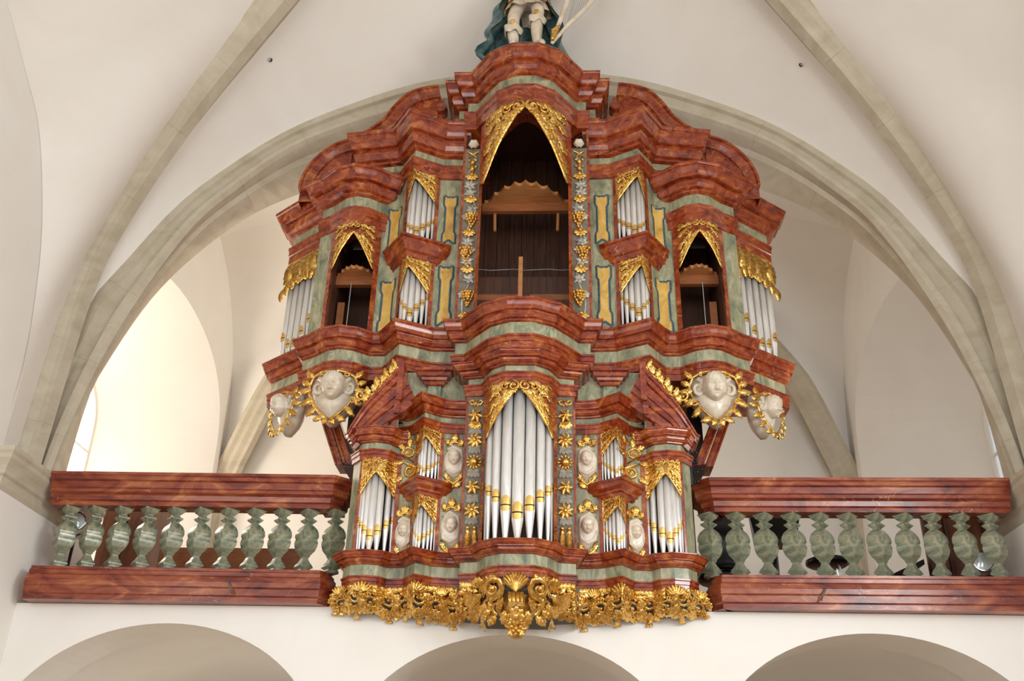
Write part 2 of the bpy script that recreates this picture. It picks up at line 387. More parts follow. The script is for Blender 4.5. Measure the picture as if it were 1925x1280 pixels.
def head_mesh(mb, c, s, yaw=0., tilt=0., n=72, m=54, hair=True):
    """carved child's head: one continuous displaced surface facing -Y"""
    R = Matrix.Rotation(yaw, 3, 'Z') @ Matrix.Rotation(tilt, 3, 'X')
    G = [(0, .02, .10, .075, .22), (0, -.17, .17, .10, .08), (.11, -.21, .06, .06, .05), (-.11, -.21, .06, .06, .05), (0, .5, .04, .4, .2), (0, -.40, -.08, .17, .028), (0, -.345, .05, .14, .035), (0, -.46, .06, .11, .04), (0, -.56, -.06, .14, .05), (0, -.70, .10, .16, .11)]
    for q in (-1, 1): G += [(q*.32, .06, -.20, .17, .10), (q*.32, .045, .11, .085, .05), (q*.32, .25, .08, .2, .055), (q*.43, -.25, .09, .2, .18), (q*.25, -.36, -.05, .05, .1)]
    V = []; Fc = []
    def P(d):
        r = 1.
        if d.y > 0:
            for gx, gz, a, wx, wz in G: r += a*d.y**.5*math.exp(-.5*((d.x-gx)/wx)**2-.5*((d.z-gz)/wz)**2)
        if hair:
            hh = max(0, min(1, (d.z-.42+.55*max(0, -d.y)+.12*abs(d.x))*4))
            if d.y < -.05: hh = 1 if d.z > -.55 else .3
            r += hh*(.13+.055*math.sin(d.x*17+d.z*9)*math.cos(d.z*15-d.y*11))
        q = Vector((d.x*.80*r, -d.y*.86*r, d.z*r))
        if d.z < -.4: q.x *= 1-.22*min(1, (-d.z-.4)/.6)
        q = R @ q
        return (c[0]+q.x*s, c[1]+q.y*s, c[2]+q.z*s)
    V.append(P(Vector((0, 0, -1))))
    for i in range(1, m):
        a = -PI/2+PI*i/m
        for j in range(n): b = 2*PI*j/n+PI/n; V.append(P(Vector((math.cos(a)*math.cos(b), math.cos(a)*math.sin(b), math.sin(a)))))
    V.append(P(Vector((0, 0, 1)))); T = len(V)-1
    for j in range(n):
        q = (j+1) % n; Fc.append((0, 1+q, 1+j)); Fc.append((T, T-n+j, T-n+q))
    for i in range(m-2):
        for j in range(n): q = (j+1) % n; Fc.append((1+i*n+j, 1+i*n+q, 1+(i+1)*n+q, 1+(i+1)*n+j))
    mb.add(V, Fc)

# ================================================================ THE SETTING
def polyf(pts):
    """smooth (Catmull-Rom, chord length) curve through 3D points, t in 0..1"""
    P = [Vector(p) for p in pts]; L = [0]
    for a, b in zip(P, P[1:]): L.append(L[-1]+(b-a).length)
    def f(t):
        d = max(0, min(1, t))*L[-1]; i = 0
        while i < len(P)-2 and L[i+1] < d: i += 1
        u = (d-L[i])/max(1e-9, L[i+1]-L[i]); a = P[max(0, i-1)]; b = P[i]; c = P[i+1]; e = P[min(len(P)-1, i+2)]
        return .5*((2*b)+(c-a)*u+(2*a-5*b+4*c-e)*u*u+(3*b-a-3*c+e)*u*u*u)
    return f
def loft(fa, fb, n=28, m=6, mb=None, flip=False, dome=0.):
    mb = mb or MB(); V = []; Fc = []
    for i in range(n+1):
        a = fa(i/n); b = fb(i/n)
        for j in range(m+1): V.append(a.lerp(b, j/m)+Vector((0, 0, dome*4*(j/m)*(1-j/m)*(i/n)**3)))
    for i in range(n):
        for j in range(m):
            q = (i*(m+1)+j, i*(m+1)+j+1, (i+1)*(m+1)+j+1, (i+1)*(m+1)+j); Fc.append(q[::-1] if flip else q)
    mb.add(V, Fc); return mb
def mx(p, s): return (s*p[0], p[1], p[2])

# transverse arch lines (left half, foot to crown)
EXT = [(-4.06, .15, 3.9), (-4.0, .15, 4.9), (-3.92, .15, 5.4), (-3.81, .15, 5.9), (-3.63, .15, 6.2+.02), (-3.29, .15, 6.81), (-2.95, .15, 7.21), (-2.30, .15, 7.77), (-1.43, .15, 8.21), (-.8, .15, 8.40), (0, .15, 8.49)]
INN = [(-3.86, .2, 3.9), (-3.77, .2, 4.68), (-3.54, .2, 5.61), (-3.13, .2, 6.58), (-2.76, .2, 7.06), (-2.19, .2, 7.58), (-1.32, .2, 7.97), (-.65, .2, 8.14), (0, .2, 8.2)]
BCK = [(-3.94, .62, 3.9), (-3.90, .62, 5.0), (-3.80, .62, 5.47), (-3.45, .62, 6.27), (-2.86, .62, 6.97), (-2.23, .62, 7.36), (-1.4, .62, 7.66), (-.7, .62, 7.8), (0, .62, 7.84)]
DIA = [(-4.06, .10, 3.9), (-4.02, .08, 4.63), (-3.98, .06, 5.41), (-3.94, .04, 5.83), (-3.79, -.06, 6.35), (-3.38, -.30, 7.04), (-2.89, -.59, 7.64), (-2.24, -.97, 8.28), (-1.5, -1.41, 8.95), (-.75, -1.86, 9.45), (0, -2.3, 9.75)]
FOR = [(-3.92, -.46, 3.9), (-3.9, -.44, 4.84), (-3.9, -.53, 5.45), (-3.9, -.72, 6.05), (-3.9, -1.1, 6.69), (-3.9, -1.46, 6.97), (-3.9, -1.92, 7.26), (-3.9, -2.3, 7.36)]

def rib(name, curve, width, depth, blocks, direction_in, t0=0., t1=1., lift=.06):
    """moulded stone rib cut into voussoirs; direction_in(t) points from the web into the room"""
    root = empty(name, curve(t0), None, None, kind='structure')
    prof = [(-.5, .0), (-.5, .28), (-.36, .40), (-.30, .62), (-.16, .78), (-.13, 1.), (.13, 1.), (.16, .78), (.30, .62), (.36, .40), (.5, .28), (.5, 0)]
    for k in range(blocks):
        a = t0+(t1-t0)*k/blocks+.00008; b = t0+(t1-t0)*(k+1)/blocks-.00008; N = 5; V = []; Fc = []
        for i in range(N+1):
            t = a+(b-a)*i/N; p = curve(t); tn = (curve(min(1, t+.004))-curve(max(0, t-.004))).normalized()
            d = direction_in(t); d = (d-tn*d.dot(tn)).normalized(); s = tn.cross(d)
            for x, y in prof: V.append(p+s*(x*width)+d*(y*depth-lift))
        q = len(prof)
        for i in range(N):
            for j in range(q): k2 = (j+1) % q; Fc.append((i*q+j, i*q+k2, (i+1)*q+k2, (i+1)*q+j))
        Fc.append(tuple(range(q-1, -1, -1))); Fc.append(tuple(N*q+j for j in range(q)))
        obj('stone', V, Fc, 'stone', root)
    return root

def polarize(pts, c=(0, 4.0)):
    """re-parametrise an arch line by its angle around the arch centre so that joints are radial"""
    f = polyf(pts); S = [f(i/400) for i in range(401)]; A = [math.atan2(p.z-c[1], -p.x+1e-6) for p in S]; a0, a1 = A[0], A[-1]
    def g(t):
        a = -.025+(PI/2+.025)*t; i = 0
        while i < 399 and A[i+1] < a: i += 1
        u = (a-A[i])/max(1e-9, A[i+1]-A[i]); return S[i].lerp(S[i+1], max(0, min(1, u)))
    return g
fE, fI, fB = polarize(EXT), polarize(INN), polarize(BCK)
tn = 1
arch = empty('trim_1', (0, .15, 4), None, None, kind='structure')
for s in (-1, 1):
    NB = 9
    for k in range(NB):
        V = []; Fc = []; N = 5
        for i in range(N+1):
            t = (k+.0009)/NB+(.9982/NB)*i/N; e, n_, b = fE(t), fI(t), fB(t)
            ring = [Vector((e.x*1.04, .55, e.z+.05)), Vector((e.x, .15, e.z)), e.lerp(n_, .30)+Vector((0, -.02, 0)), e.lerp(n_, .34)+Vector((0, .02, 0)), e.lerp(n_, .70)+Vector((0, .0, 0)),
                    e.lerp(n_, .74)+Vector((0, -.035, 0)), e.lerp(n_, .9)+Vector((0, -.04, 0)), n_, n_.lerp(b, .3)+(e-n_).normalized()*.03, n_.lerp(b, .36)-(e-n_).normalized()*.005, b, Vector((b.x*1.15, .66, b.z+.3))]
            V += [(-s*p.x, p.y, p.z) for p in ring]
        q = 12
        for i in range(N):
            for j in range(q): k2 = (j+1) % q; Fc.append((i*q+j, i*q+k2, (i+1)*q+k2, (i+1)*q+j))
        Fc.append(tuple(range(q))); Fc.append(tuple(N*q+j for j in range(q)))
        obj('stone', V, Fc, 'stone', arch)
# vault of the nave bay in front of the organ
vb = MB(); up_shift = Vector((0, 0, .05))
for s in (-1, 1):
    E_ = polyf([mx(p, -s) for p in EXT]); D_ = polyf([mx(p, -s) for p in DIA]); F_ = polyf([mx(p, -s) for p in FOR])
    loft(E_, D_, 30, 8, vb, dome=.36); loft(D_, F_, 30, 8, vb)
    M_ = lambda f: (lambda t: Vector((f(t).x, -4.6-f(t).y, f(t).z)))
    loft(M_(E_), M_(D_), 30, 6, vb); loft(M_(D_), M_(F_), 30, 8, vb)
    rib('trim_2' if s < 0 else 'trim_3', D_, .42, .22, 11, lambda t, s=s: (Vector((0, -1.1, 4.6))-D_(t)).normalized()*1.0, 0, 1., .05)
ceil = vb.build('ceiling', 'plaster', None, True); ceil['kind'] = 'structure'
for p, nr in (((-2.373, -.48, 8.05), (.594, -.29, -.75)), ((2.468, -.43, 7.955), (-.594, -.29, -.75))):     # small bell-rope holes in the web
    p = Vector(p); nr = Vector(nr).normalized(); u_ = nr.orthogonal().normalized(); v_ = nr.cross(u_); V = []; Fc = []
    for r, d in ((.022, .002), (.019, .010), (.015, .008), (.013, -.03)):
        for j in range(12): a = 2*PI*j/12; V.append(p+(u_*math.cos(a)+v_*math.sin(a))*r+nr*d)
    for i in range(3):
        for j in range(12): k = (j+1) % 12; Fc.append((i*12+j, i*12+k, (i+1)*12+k, (i+1)*12+j))
    Fc.append(tuple(36+j for j in range(12)))
    obj('vent_hole', V, Fc, 'plaster', ceil, False, ['plaster', 'dark'], [0]*12+[1]*25)

# piers with moulded capitals at both ends of the gallery
for s, nm in ((-1, 'wall_pier_left'), (1, 'wall_pier_right')):
    pr = empty(nm, (s*4.1, -.1, 0), None, None, kind='structure')
    b = MB(); b.box(s*3.6, s*4.9, -.80, .62, 0, 3.8); b.build('shaft', 'plaster', pr)
    path = side([(4.9, -.86), (3.6, -.86), (3.6, .72)], s) if s < 0 else side([(4.9, -.86), (3.6, -.86), (3.6, .72)], s)
    path = [(s*4.9, -.80), (s*3.6, -.80), (s*3.6, .62)]
    if s > 0: path = path[::-1]
    sweep(path, [(-.6, 4.08), (.10, 4.08), (.10, 4.05), (.085, 4.03), (.085, 4.0), (.05, 3.955), (.04, 3.93), (.04, 3.9), (.02, 3.885), (.015, 3.83), (0, 3.8), (-.6, 3.8)]).build('capital', 'stone', pr)
    # side walls of the nave under the wall arch
    w = MB(); w.add([(s*3.905, -.4, 0), (s*3.905, -11, 0), (s*3.905, -11, 7.6), (s*3.905, -.4, 7.6)], [(0, 1, 2, 3)])
    w.build('wall_left' if s < 0 else 'wall_right', 'plaster')['kind'] = 'structure'
fl = MB(); fl.box(-9, 9, -45, 4, -.1, 0); fl.build('floor', 'tile')['kind'] = 'structure'

# gallery: front wall with three arches, floor, vaults beneath
ARC = [(-2.46, 3.02), (-.03, 2.975), (2.41, 3.015)]
def arc_z(x):
    z = 0
    for c, t in ARC:
        d = (x-c)/1.13
        if abs(d) < 1: z = max(z, t-.85+.85*math.sqrt(1-d*d))
    return z
wf = MB(); xs = set()
for c, t in ARC:
    for i in range(41): xs.add(round(c-1.13*math.cos(PI*i/40), 4))
xs = sorted(xs | {-3.62, 3.6}); xs = [x for x in xs if -3.62 <= x <= 3.6]
for a, b in zip(xs, xs[1:]):
    za, zb = arc_z(a+1e-5), arc_z(b-1e-5)
    wf.add([(a, -.2, za), (b, -.2, zb), (b, -.2, 3.148), (a, -.2, 3.148)], [(0, 1, 2, 3)])
    if za > .01 or zb > .01: wf.add([(a, -.2, za), (a, .28, za), (b, .28, zb), (b, -.2, zb)], [(0, 1, 2, 3)])
for c, t in ARC:
    for s in (-1, 1): wf.add([(c+s*1.13, -.2, 0), (c+s*1.13, .28, 0), (c+s*1.13, .28, t-.85), (c+s*1.13, -.2, t-.85)], [(0, 1, 2, 3)])
wf.build('wall_front', 'plaster')['kind'] = 'structure'
uv = MB()
for c, t in ARC:     # shallow vaults under the gallery, a little lower than the arches
    V = []; Fc = []; N = 40; ys = (.285, .9, 1.6, 2.3, 3.2)
    for j, y in enumerate(ys):
        dz = (0, .01, .02, .01, 0)[j]
        for i in range(N+1):
            a = PI*i/N; V.append((c-1.2*math.cos(a), y, t-.85+(.88+dz)*math.sin(a)))
    for j in range(4):
        for i in range(N): Fc.append((j*(N+1)+i, (j+1)*(N+1)+i, (j+1)*(N+1)+i+1, j*(N+1)+i+1))
    uv.add(V, Fc)
uv.build('ceiling_undercroft', 'plaster', None, True)['kind'] = 'structure'
b = MB(); b.box(-3.58, 3.58, -.15, 3.58, 3.09, 3.12); b.build('floor_gallery', 'midwood')['kind'] = 'structure'
b = MB(); b.box(-5.5, 5.5, 3.6, 3.8, 0, 9.5); b.build('wall_back', 'plaster')['kind'] = 'structure'

# vault of the gallery bay behind the arch
BD = [(-3.72, 3.52, 3.9), (-3.66, 3.48, 4.8), (-3.55, 3.43, 5.40), (-3.40, 3.37, 5.80), (-3.19, 3.29, 6.32), (-2.98, 3.22, 6.68), (-2.4, 3.0, 7.3), (-1.6, 2.7, 8.1), (-.8, 2.4, 8.7), (0, 2.1, 9.0)]
FD = [(p[0]*1.06, 4.2-p[1], p[2]) for p in BD]
WF = [(-3.72, 3.6, 3.9), (-3.70, 3.6, 4.8), (-3.6, 3.6, 5.6), (-3.3, 3.6, 6.3), (-2.7, 3.6, 7.0), (-2.0, 3.6, 7.5), (-1.0, 3.6, 7.9), (0, 3.6, 8.0)]
SF = [(-3.66, 3.50, 3.9), (-3.645, 3.46, 5.4), (-3.63, 3.36, 6.2), (-3.62, 3.1, 6.9), (-3.62, 2.65, 7.5), (-3.62, 2.1, 7.85)]
vb = MB()
for s in (-1, 1):
    f = {k: polyf([mx(p, -s) for p in v]) for k, v in (('BD', BD), ('WF', WF), ('SF', SF), ('B', [(p[0]*1.02, .64, p[2]+.05) for p in EXT if p[2] > 6]))}
    f['FD'] = polyf([mx(p, -s) for p in [(-4.06, .8, 6.1), (-3.95, .9, 6.4), (-3.6, 1.1, 7.2), (-2.9, 1.35, 8.0), (-1.9, 1.6, 8.6), (-.9, 1.9, 8.9), (0, 2.1, 9.0)]])
    f['SF2'] = polyf([mx(p, -s) for p in [(-4.06, .9, 6.3), (-3.85, 1.0, 6.7), (-3.66, 1.2, 7.2), (-3.62, 1.6, 7.65), (-3.62, 2.1, 7.85)]])
    loft(f['BD'], f['WF'], 26, 6, vb); loft(f['BD'], f['SF'], 26, 6, vb); loft(f['FD'], f['SF2'], 26, 6, vb); loft(f['FD'], f['B'], 26, 6, vb)
    rib('trim_4' if s < 0 else 'trim_5', f['BD'], .33, .2, 9, lambda t: (Vector((0, 2.0, 4.6))-f['BD'](t)).normalized(), 0, 1, .05)
vb.build('ceiling_gallery', 'plaster', None, True)['kind'] = 'structure'

# side walls of the gallery bay with deep splayed window niches
def niche_wall(s, gl):
    b = MB(); X = s*3.62
    def ring(y0, y1, zs, top, x, n=12):
        P = [Vector((x, y0, 2.5)), Vector((x, y0, zs))]
        for i in range(1, n): a = PI*i/n; P.append(Vector((x, (y0+y1)/2-(y1-y0)/2*math.cos(a), zs+(top-zs)*math.sin(a)**.6)))
        return P+[Vector((x, y1, zs)), Vector((x, y1, 2.5))]
    A = ring(.02, 3.14, 5.3, 6.70, X, 24); B = ring(.12, 2.18, 5.3, 6.05, s*4.62, 24); k = len(A)
    for i in range(k-1):
        if A[i].y >= .45: b.add([A[i], A[i+1], B[i+1], B[i]], [(0, 1, 2, 3)])
    # the wall around the niche
    for i in range(k-1):
        if A[i].y >= .62 and A[i+1].y > A[i].y: b.add([A[i], A[i+1], Vector((X, A[i+1].y, 8.1)), Vector((X, A[i].y, 8.1))], [(0, 1, 2, 3)])
    b.add([Vector((X, 3.14, 2.5)), Vector((X, 3.6, 2.5)), Vector((X, 3.6, 8.1)), Vector((X, 3.14, 8.1))], [(0, 1, 2, 3)])
    o = b.build('wall_gallery_left' if s < 0 else 'wall_gallery_right', 'plaster'); o['kind'] = 'structure'
    w = empty('window_1' if s < 0 else 'window_2', (s*4.62, 1.45, 3.4), None, None, kind='structure')
    p = MB(); p.add([v+Vector((s*.015, 0, 0)) for v in B], [tuple(range(k))]); p.build('pane', gl, w)
    f = MB(); f.tube([v*1.0 for v in B], .03, 6); 
    for zz in (3.6, 4.4, 5.2): f.tube([(s*4.61, .12, zz), (s*4.61, 2.18, zz)], .018, 5)
    f.tube([(s*4.61, 1.45, 2.5), (s*4.61, 1.45, 6.04)], .022, 5)
    f.build('window_frame', 'plaster', w)
niche_wall(-1, 'glow'); niche_wall(1, 'glow_cool')

# ================================================================ THE BALUSTRADES
def balustrade(s, xs, x_in, x_out, y_in, y_out, label):
    t = empty('balustrade', (s*(x_in+x_out)/2, -.2, 3.15), label, 'balustrade', 'gallery balustrades')
    path = [(s*x_out, y_out), (s*x_in, y_in), (s*(x_in-.11), y_in+.11), (s*(x_in-.11), y_in+.3)]
    if s > 0: path = path[::-1]
    sweep(path, [(-.26, 4.085), (.02, 4.085), (.02, 4.065), (.008, 4.055), (.008, 4.03), (-.01, 4.02), (-.012, 3.975), (-.022, 3.968), (-.022, 3.945), (-.05, 3.93), (-.055, 3.895), (-.07, 3.885), (-.07, 3.855), (-.22, 3.855)]).build('coping', 'rail_red', t)
    pp = [(s*x_out, y_out), (s*(x_in+.02), y_in), (s*(x_in-.045), y_in+.09), (s*(x_in-.045), y_in+.3)]
    if s > 0: pp = pp[::-1]
    sweep(pp, [(-.26, 3.39), (-.035, 3.39), (-.035, 3.372), (-.02, 3.36), (-.02, 3.335), (.0, 3.32), (.005, 3.29), (.012, 3.285), (.012, 3.25), (.0, 3.24), (.0, 3.195), (-.012, 3.185), (-.012, 3.15), (-.24, 3.15)]).build('plinth', 'rail_red', t)
    prof = [(.062, 0), (.062, .018), (.05, .03), (.072, .04), (.062, .06), (.04, .085), (.030, .105), (.030, .115), (.040, .12), (.040, .13), (.05, .14), (.072, .165), (.085, .2), (.088, .225), (.08, .25), (.088, .262),
            (.089, .275), (.085, .3), (.068, .33), (.042, .352), (.030, .36), (.034, .366), (.060, .384), (.062, .392), (.036, .405), (.030, .412), (.034, .418), (.044, .425), (.062, .436), (.068, .45), (.078, .456), (.078, .465)]
    mb = MB(); mb.lathe(prof, n=4, rot=0)
    base = None
    for x in xs:
        f = (x-x_in)/(x_out-x_in); y = y_in+(y_out-y_in)*f+.145
        if base is None:
            base = mb.build('baluster', 'baluster', t, True); o = base
            for e in base.data.edges:
                if e.vertices[0] % 4 == e.vertices[1] % 4: e.use_edge_sharp = True
        else: o = base.copy(); COL.objects.link(o)
        o.location = (s*x, y, 3.39)
balustrade(-1, [1.37+.1995*i-.0*i for i in range(11)][::1], 1.38, 3.495, -.3, -.35, 'red marbled balustrade with grey-green balusters, wooden bench standing behind it')
balustrade(1, [1.37+.1995*i for i in range(11)], 1.38, 3.495, -.3, -.33, 'red marbled balustrade with olive-grey balusters, black equipment standing behind it')

# ================================================================ THE MAIN ORGAN CASE
MO = empty('main_organ', (0, .3, 3.12), 'large red and green marbled baroque organ case with gilded carvings, standing on the gallery', 'organ')
HALF = [(2.19, .6), (2.19, .415), (1.815, .11), (1.815, -.03), (1.70, -.10), (1.57, -.215), (1.47, -.245), (1.37, -.215), (1.25, -.115), (1.12, -.115), (.975, -.33), (.74, -.20), (.53, -.19),
        (.53, -.34), (.44, -.34), (.36, -.45), (.235, -.61), (.085, -.69), (0, -.70)]
MAINP = mirror([p for p in HALF if p != (0, -.70)])
YM = interp(HALF[3:]); CUTS = [p[0] for p in HALF]
# base entablature below the pipes
entablature(MAINP, 5.34, 5.17, 5.06, 4.95, .10, MO, -.2)
# floor and roof slabs of the case so that nothing is open from below
def slab(name, half, z0, z1, m, parent, yb=.55):
    P = [tuple(v) for v in offset(mirror(half), -.03)]; V = [(x, y, z0) for x, y in P]+[(x, y, z1) for x, y in P]; n = len(P)
    Fc = [tuple(range(n-1, -1, -1)), tuple(range(n, 2*n))]+[(i, (i+1) % n, n+(i+1) % n, n+i) for i in range(n)]
    return obj(name, V, Fc, m, parent)
HS = [p for p in HALF if p != (0, -.70)]
slab('base_board', HS, 4.955, 5.0, 'red', MO)
slab('sill_board', HS, 5.3, 5.335, 'darkwood', MO)
# body walls behind the front
b = MB(); b.box(-1.78, 1.78, .5, .55, 5.3, 6.6); b.box(-1.15, 1.15, .5, .55, 6.6, 7.2); b.box(-.52, .52, .5, .55, 7.2, 7.8)
back = b.build('back_panel', 'darkwood', MO)
for i in range(9):
    x = -.46+i*.115; b = MB(); b.box(x-.055, x+.055, .47, .5, 6.05, 7.7); b.build('plank', 'darkwood', back)
b = MB()
for s in (-1, 1):
    b.box(s*.50, s*.53, -.3, .5, 5.3, 7.5); b.box(s*1.26, s*1.29, -.1, .5, 5.3, 6.9); b.box(s*1.64, s*1.67, -.08, .5, 5.3, 6.9); b.box(s*.76, s*.775, -.19, .5, 5.3, 7.1); b.box(s*1.03, s*1.05, -.2, .5, 5.3, 7.1)
b.build('inner_partition', 'darkwood', MO)
# lower part of the case between gallery floor and base, narrowing to a waist
b = MB(); b.box(-1.3, 1.3, .05, .55, 3.12, 4.96); b.build('case_waist', 'darkwood', MO)
# --- upper entablatures, one per tower / wing
CEN = [(.62, .5), (.62, -.24), (.53, -.24), (.53, -.34), (.44, -.34), (.36, -.45), (.235, -.61), (.085, -.69)]
CENP = mirror(CEN)
entablature(CENP, 7.88, 7.62, 7.50, 7.31, .13, MO, -.25)
slab('tower_roof', CEN, 7.6, 7.64, 'darkwood', MO)
for s in (-1, 1):
    W_ = side([(1.50, .1), (1.50, -.06), (1.12, -.115), (.975, -.33), (.74, -.20), (.5, -.19)], s)
    entablature(W_, 7.42, 7.10, 7.01, 6.87, .15, MO, -.2)
    T_ = side([(2.19, .6), (2.19, .415), (1.815, .11), (1.815, -.03), (1.70, -.10), (1.57, -.215), (1.47, -.245), (1.37, -.215), (1.27, -.13), (1.235, -.11), (1.235, .1)], s)
    entablature(T_, 6.89, 6.67, 6.55, 6.38, .18, MO, -.2)
    # middle bracket cornice of the pointed bay
    B_ = side([(1.15, -.08), (1.10, -.13), (.975, -.32), (.75, -.20), (.68, -.15)], s)
    sweep(B_, [(-.1, 6.16), (.10, 6.16), (.10, 6.14), (.085, 6.13), (.08, 6.105), (.055, 6.07), (.05, 6.055), (.05, 6.04), (.03, 6.03), (.02, 5.995), (.01, 5.985), (.01, 5.97), (-.1, 5.97)]).build('bay_cornice', 'red', MO)
    V = T_ ; obj('tower_roof', [(x, y, 6.62) for x, y in V]+[(s*1.2, .55, 6.62)], [tuple(range(len(V)+1))], 'darkwood', MO)
    V = W_; obj('wing_roof', [(x, y, 7.06) for x, y in V]+[(s*.5, .55, 7.06), (s*1.3, .55, 7.06)][::s], [tuple(range(len(V)+2))], 'darkwood', MO)
    # body panels
    wallpiece('jamb', 'red', MO, .365, .395, 5.33, 7.4, YM, .05, .0, s, CUTS)
    wallpiece('jamb', 'red', MO, .528, .55, 5.33, 7.4, lambda x: -.34, .12, .0, s)
    wallpiece('panel', 'green', MO, .55, .755, 5.33, 6.9, YM, .05, -.0, s, CUTS)
    wallpiece('jamb', 'red', MO, .755, .78, 5.33, 6.9, YM, .06, .008, s, CUTS)
    wallpiece('jamb', 'red', MO, 1.025, 1.05, 5.33, 6.9, YM, .06, .008, s, CUTS)
    wallpiece('panel', 'green', MO, 1.05, 1.25, 5.33, 6.9, YM, .05, .0, s, CUTS)
    wallpiece('jamb', 'red', MO, 1.25, 1.285, 5.33, 6.42, YM, .06, .01, s, CUTS)
    wallpiece('jamb', 'red', MO, 1.645, 1.68, 5.33, 6.42, YM, .06, .01, s, CUTS)
    wallpiece('panel', 'green', MO, 1.68, 1.81, 5.33, 6.42, YM, .05, .0, s, CUTS)
    # carved and gilded valances
    valance(MO, s, 1.285, 1.645, 1.465, 6.39, 6.29, 5.97, YM, .012)
    valance(MO, s, .78, 1.025, .955, 6.88, 6.80, 6.60, YM, .012)
    valance(MO, s, .78, 1.025, .955, 5.985, 5.90, 5.68, YM, .012)
# central tower: one valance across both halves
valance(MO, 1, -.37, .37, 0, 7.32, 7.27, 6.62, YM, .012, pw=1.35)

# painted ornament strips on the green panels
def strap(s, x0, x1, z0, z1):
    def mp(u, v, q): return (s*u, YM(u)-q, v)
    w = x1-x0; xm = (x0+x1)/2; zm = (z0+z1)/2; h = z1-z0
    pts = [(x0, z1), (xm-w*.18, z1-h*.045), (xm, z1-h*.02), (xm+w*.18, z1-h*.045), (x1, z1), (x1, z1-h*.2), (x1-w*.14, z1-h*.25), (x1-w*.14, z0+h*.25), (x1, z0+h*.2), (x1, z0), (xm+w*.2, z0+h*.05), (xm, z0+h*.085), (xm-w*.2, z0+h*.05), (x0, z0),
           (x0, z0+h*.2), (x0+w*.14, z0+h*.25), (x0+w*.14, z1-h*.25), (x0, z1-h*.2)]
    V = [mp(x0+(x-x0), z, .004) for x, z in pts]; n = len(pts)
    V2 = [mp(x, z, -.02) for x, z in pts]
    o = obj('painted_inset', V+V2, [tuple(range(n))]+[(i, (i+1) % n, n+(i+1) % n, n+i) for i in range(n)], 'yellow', MO)
    O = Orn(mp); rr = w*.105
    # the dark blue beaded border, just outside the yellow field
    for i in range(n):
        a = pts[i]; c = pts[(i+1) % n]; d = math.hypot(c[0]-a[0], c[1]-a[1]); k = max(1, int(d/(w*.12)))
        for j in range(k):
            t = j/k; u = a[0]+(c[0]-a[0])*t; v = a[1]+(c[1]-a[1])*t; t2 = (j+.85)/k; u2 = a[0]+(c[0]-a[0])*t2; v2 = a[1]+(c[1]-a[1])*t2
            O.stroke([(u, v), ((u+u2)/2, (v+v2)/2), (u2, v2)], [rr*.8, rr*1.15, rr*.8], .003, k=.4)
    O.build('painted_border', 'blue', o)
for s in (-1, 1):
    strap(s, .60, .71, 6.20, 6.70); strap(s, .60, .715, 5.40, 5.98)
    strap(s, 1.09, 1.20, 6.10, 6.62); strap(s, 1.09, 1.21, 5.38, 5.88)

# carved pilasters beside the central opening: vines, grapes and flowers
for s in (-1, 1):
    def mp(u, v, q, s=s): return (s*u, -.345-q, v)
    pil = wallpiece('carved_pilaster', 'grey_ground', MO, .395, .528, 5.33, 7.1, lambda x: -.34, .08, .0, s)
    xm = .462
    O = Orn(mp); O.stroke([(xm+.035*math.sin(i*.55), 5.36+i*.055) for i in range(31)], .008, 0); O.build('vine_stem', 'silver', pil)
    z = 5.40; i = 0
    items = [('fl', 5.40), ('gr', 5.60), ('lf', 5.76), ('fl', 5.84), ('lf', 5.93), ('gr2', 6.02), ('lf', 6.12), ('fl2', 6.20), ('gr', 6.36), ('lf', 6.45), ('fl2', 6.54), ('lf', 6.62), ('lf', 6.70), ('fl', 6.78), ('bead', 6.87), ('bead', 6.94), ('rib', 7.01), ('tulip', 7.1)]
    for kd, z in items:
        O = Orn(mp); ox = .012*(-1)**int(z*20)
        if kd in ('fl', 'fl2'):
            for a in (-2.6, -2.1, -1.57, -1.04, -.54): O.leaf(xm, z+.035, a, .068, .010, .3, .01, 1)
            O.bead(xm, z+.03, .022, .014)
            O.build('rosette', 'gold', pil)
        elif kd in ('gr', 'gr2'):
            O.grapes(xm+(.02 if kd == 'gr2' else -.012)*1, z-.03, .098, .125, .004); O.build('grape_cluster', 'gold', pil)
            O = Orn(mp); q = 1 if kd == 'gr' else -1
            for a in (.2, 1.2, 2.2, -.8): O.leaf(xm+.035*q, z+.01, a, .036, .009, .2, .006, 1)
            O.build('vine_leaf', 'silver', pil)
        elif kd == 'lf':
            for a, l in ((.5, .06), (2.6, .06), (-.5, .055), (3.6, .055), (1.57, .05), (-1.57, .045)): O.leaf(xm+ox, z, a, l, .007, .9, .004, 3)
            O.build('vine_leaf', 'silver', pil)
        elif kd == 'bead':
            O.bead(xm, z, .026, .008); O.bead(xm-.03, z+.03, .014, .004); O.bead(xm+.03, z+.03, .014, .004); O.build('fruit', 'gold', pil)
        elif kd == 'rib':
            O.stroke([(xm-.045, z+.05), (xm, z+.02), (xm+.035, z-.02)], .008, .01); O.stroke([(xm+.045, z+.05), (xm, z+.02), (xm-.035, z-.02)], .008, .01); O.build('ribbon', 'gold', pil)
        else:
            for a in (1.1, 1.57, 2.04): O.stroke([(xm+.01*math.cos(a), z), (xm+.05*math.cos(a), z+.04), (xm+.035*math.cos(a), z+.085)], [.014, .026, .012], .01)
            O.build('tulip_bud', 'ivory', pil)

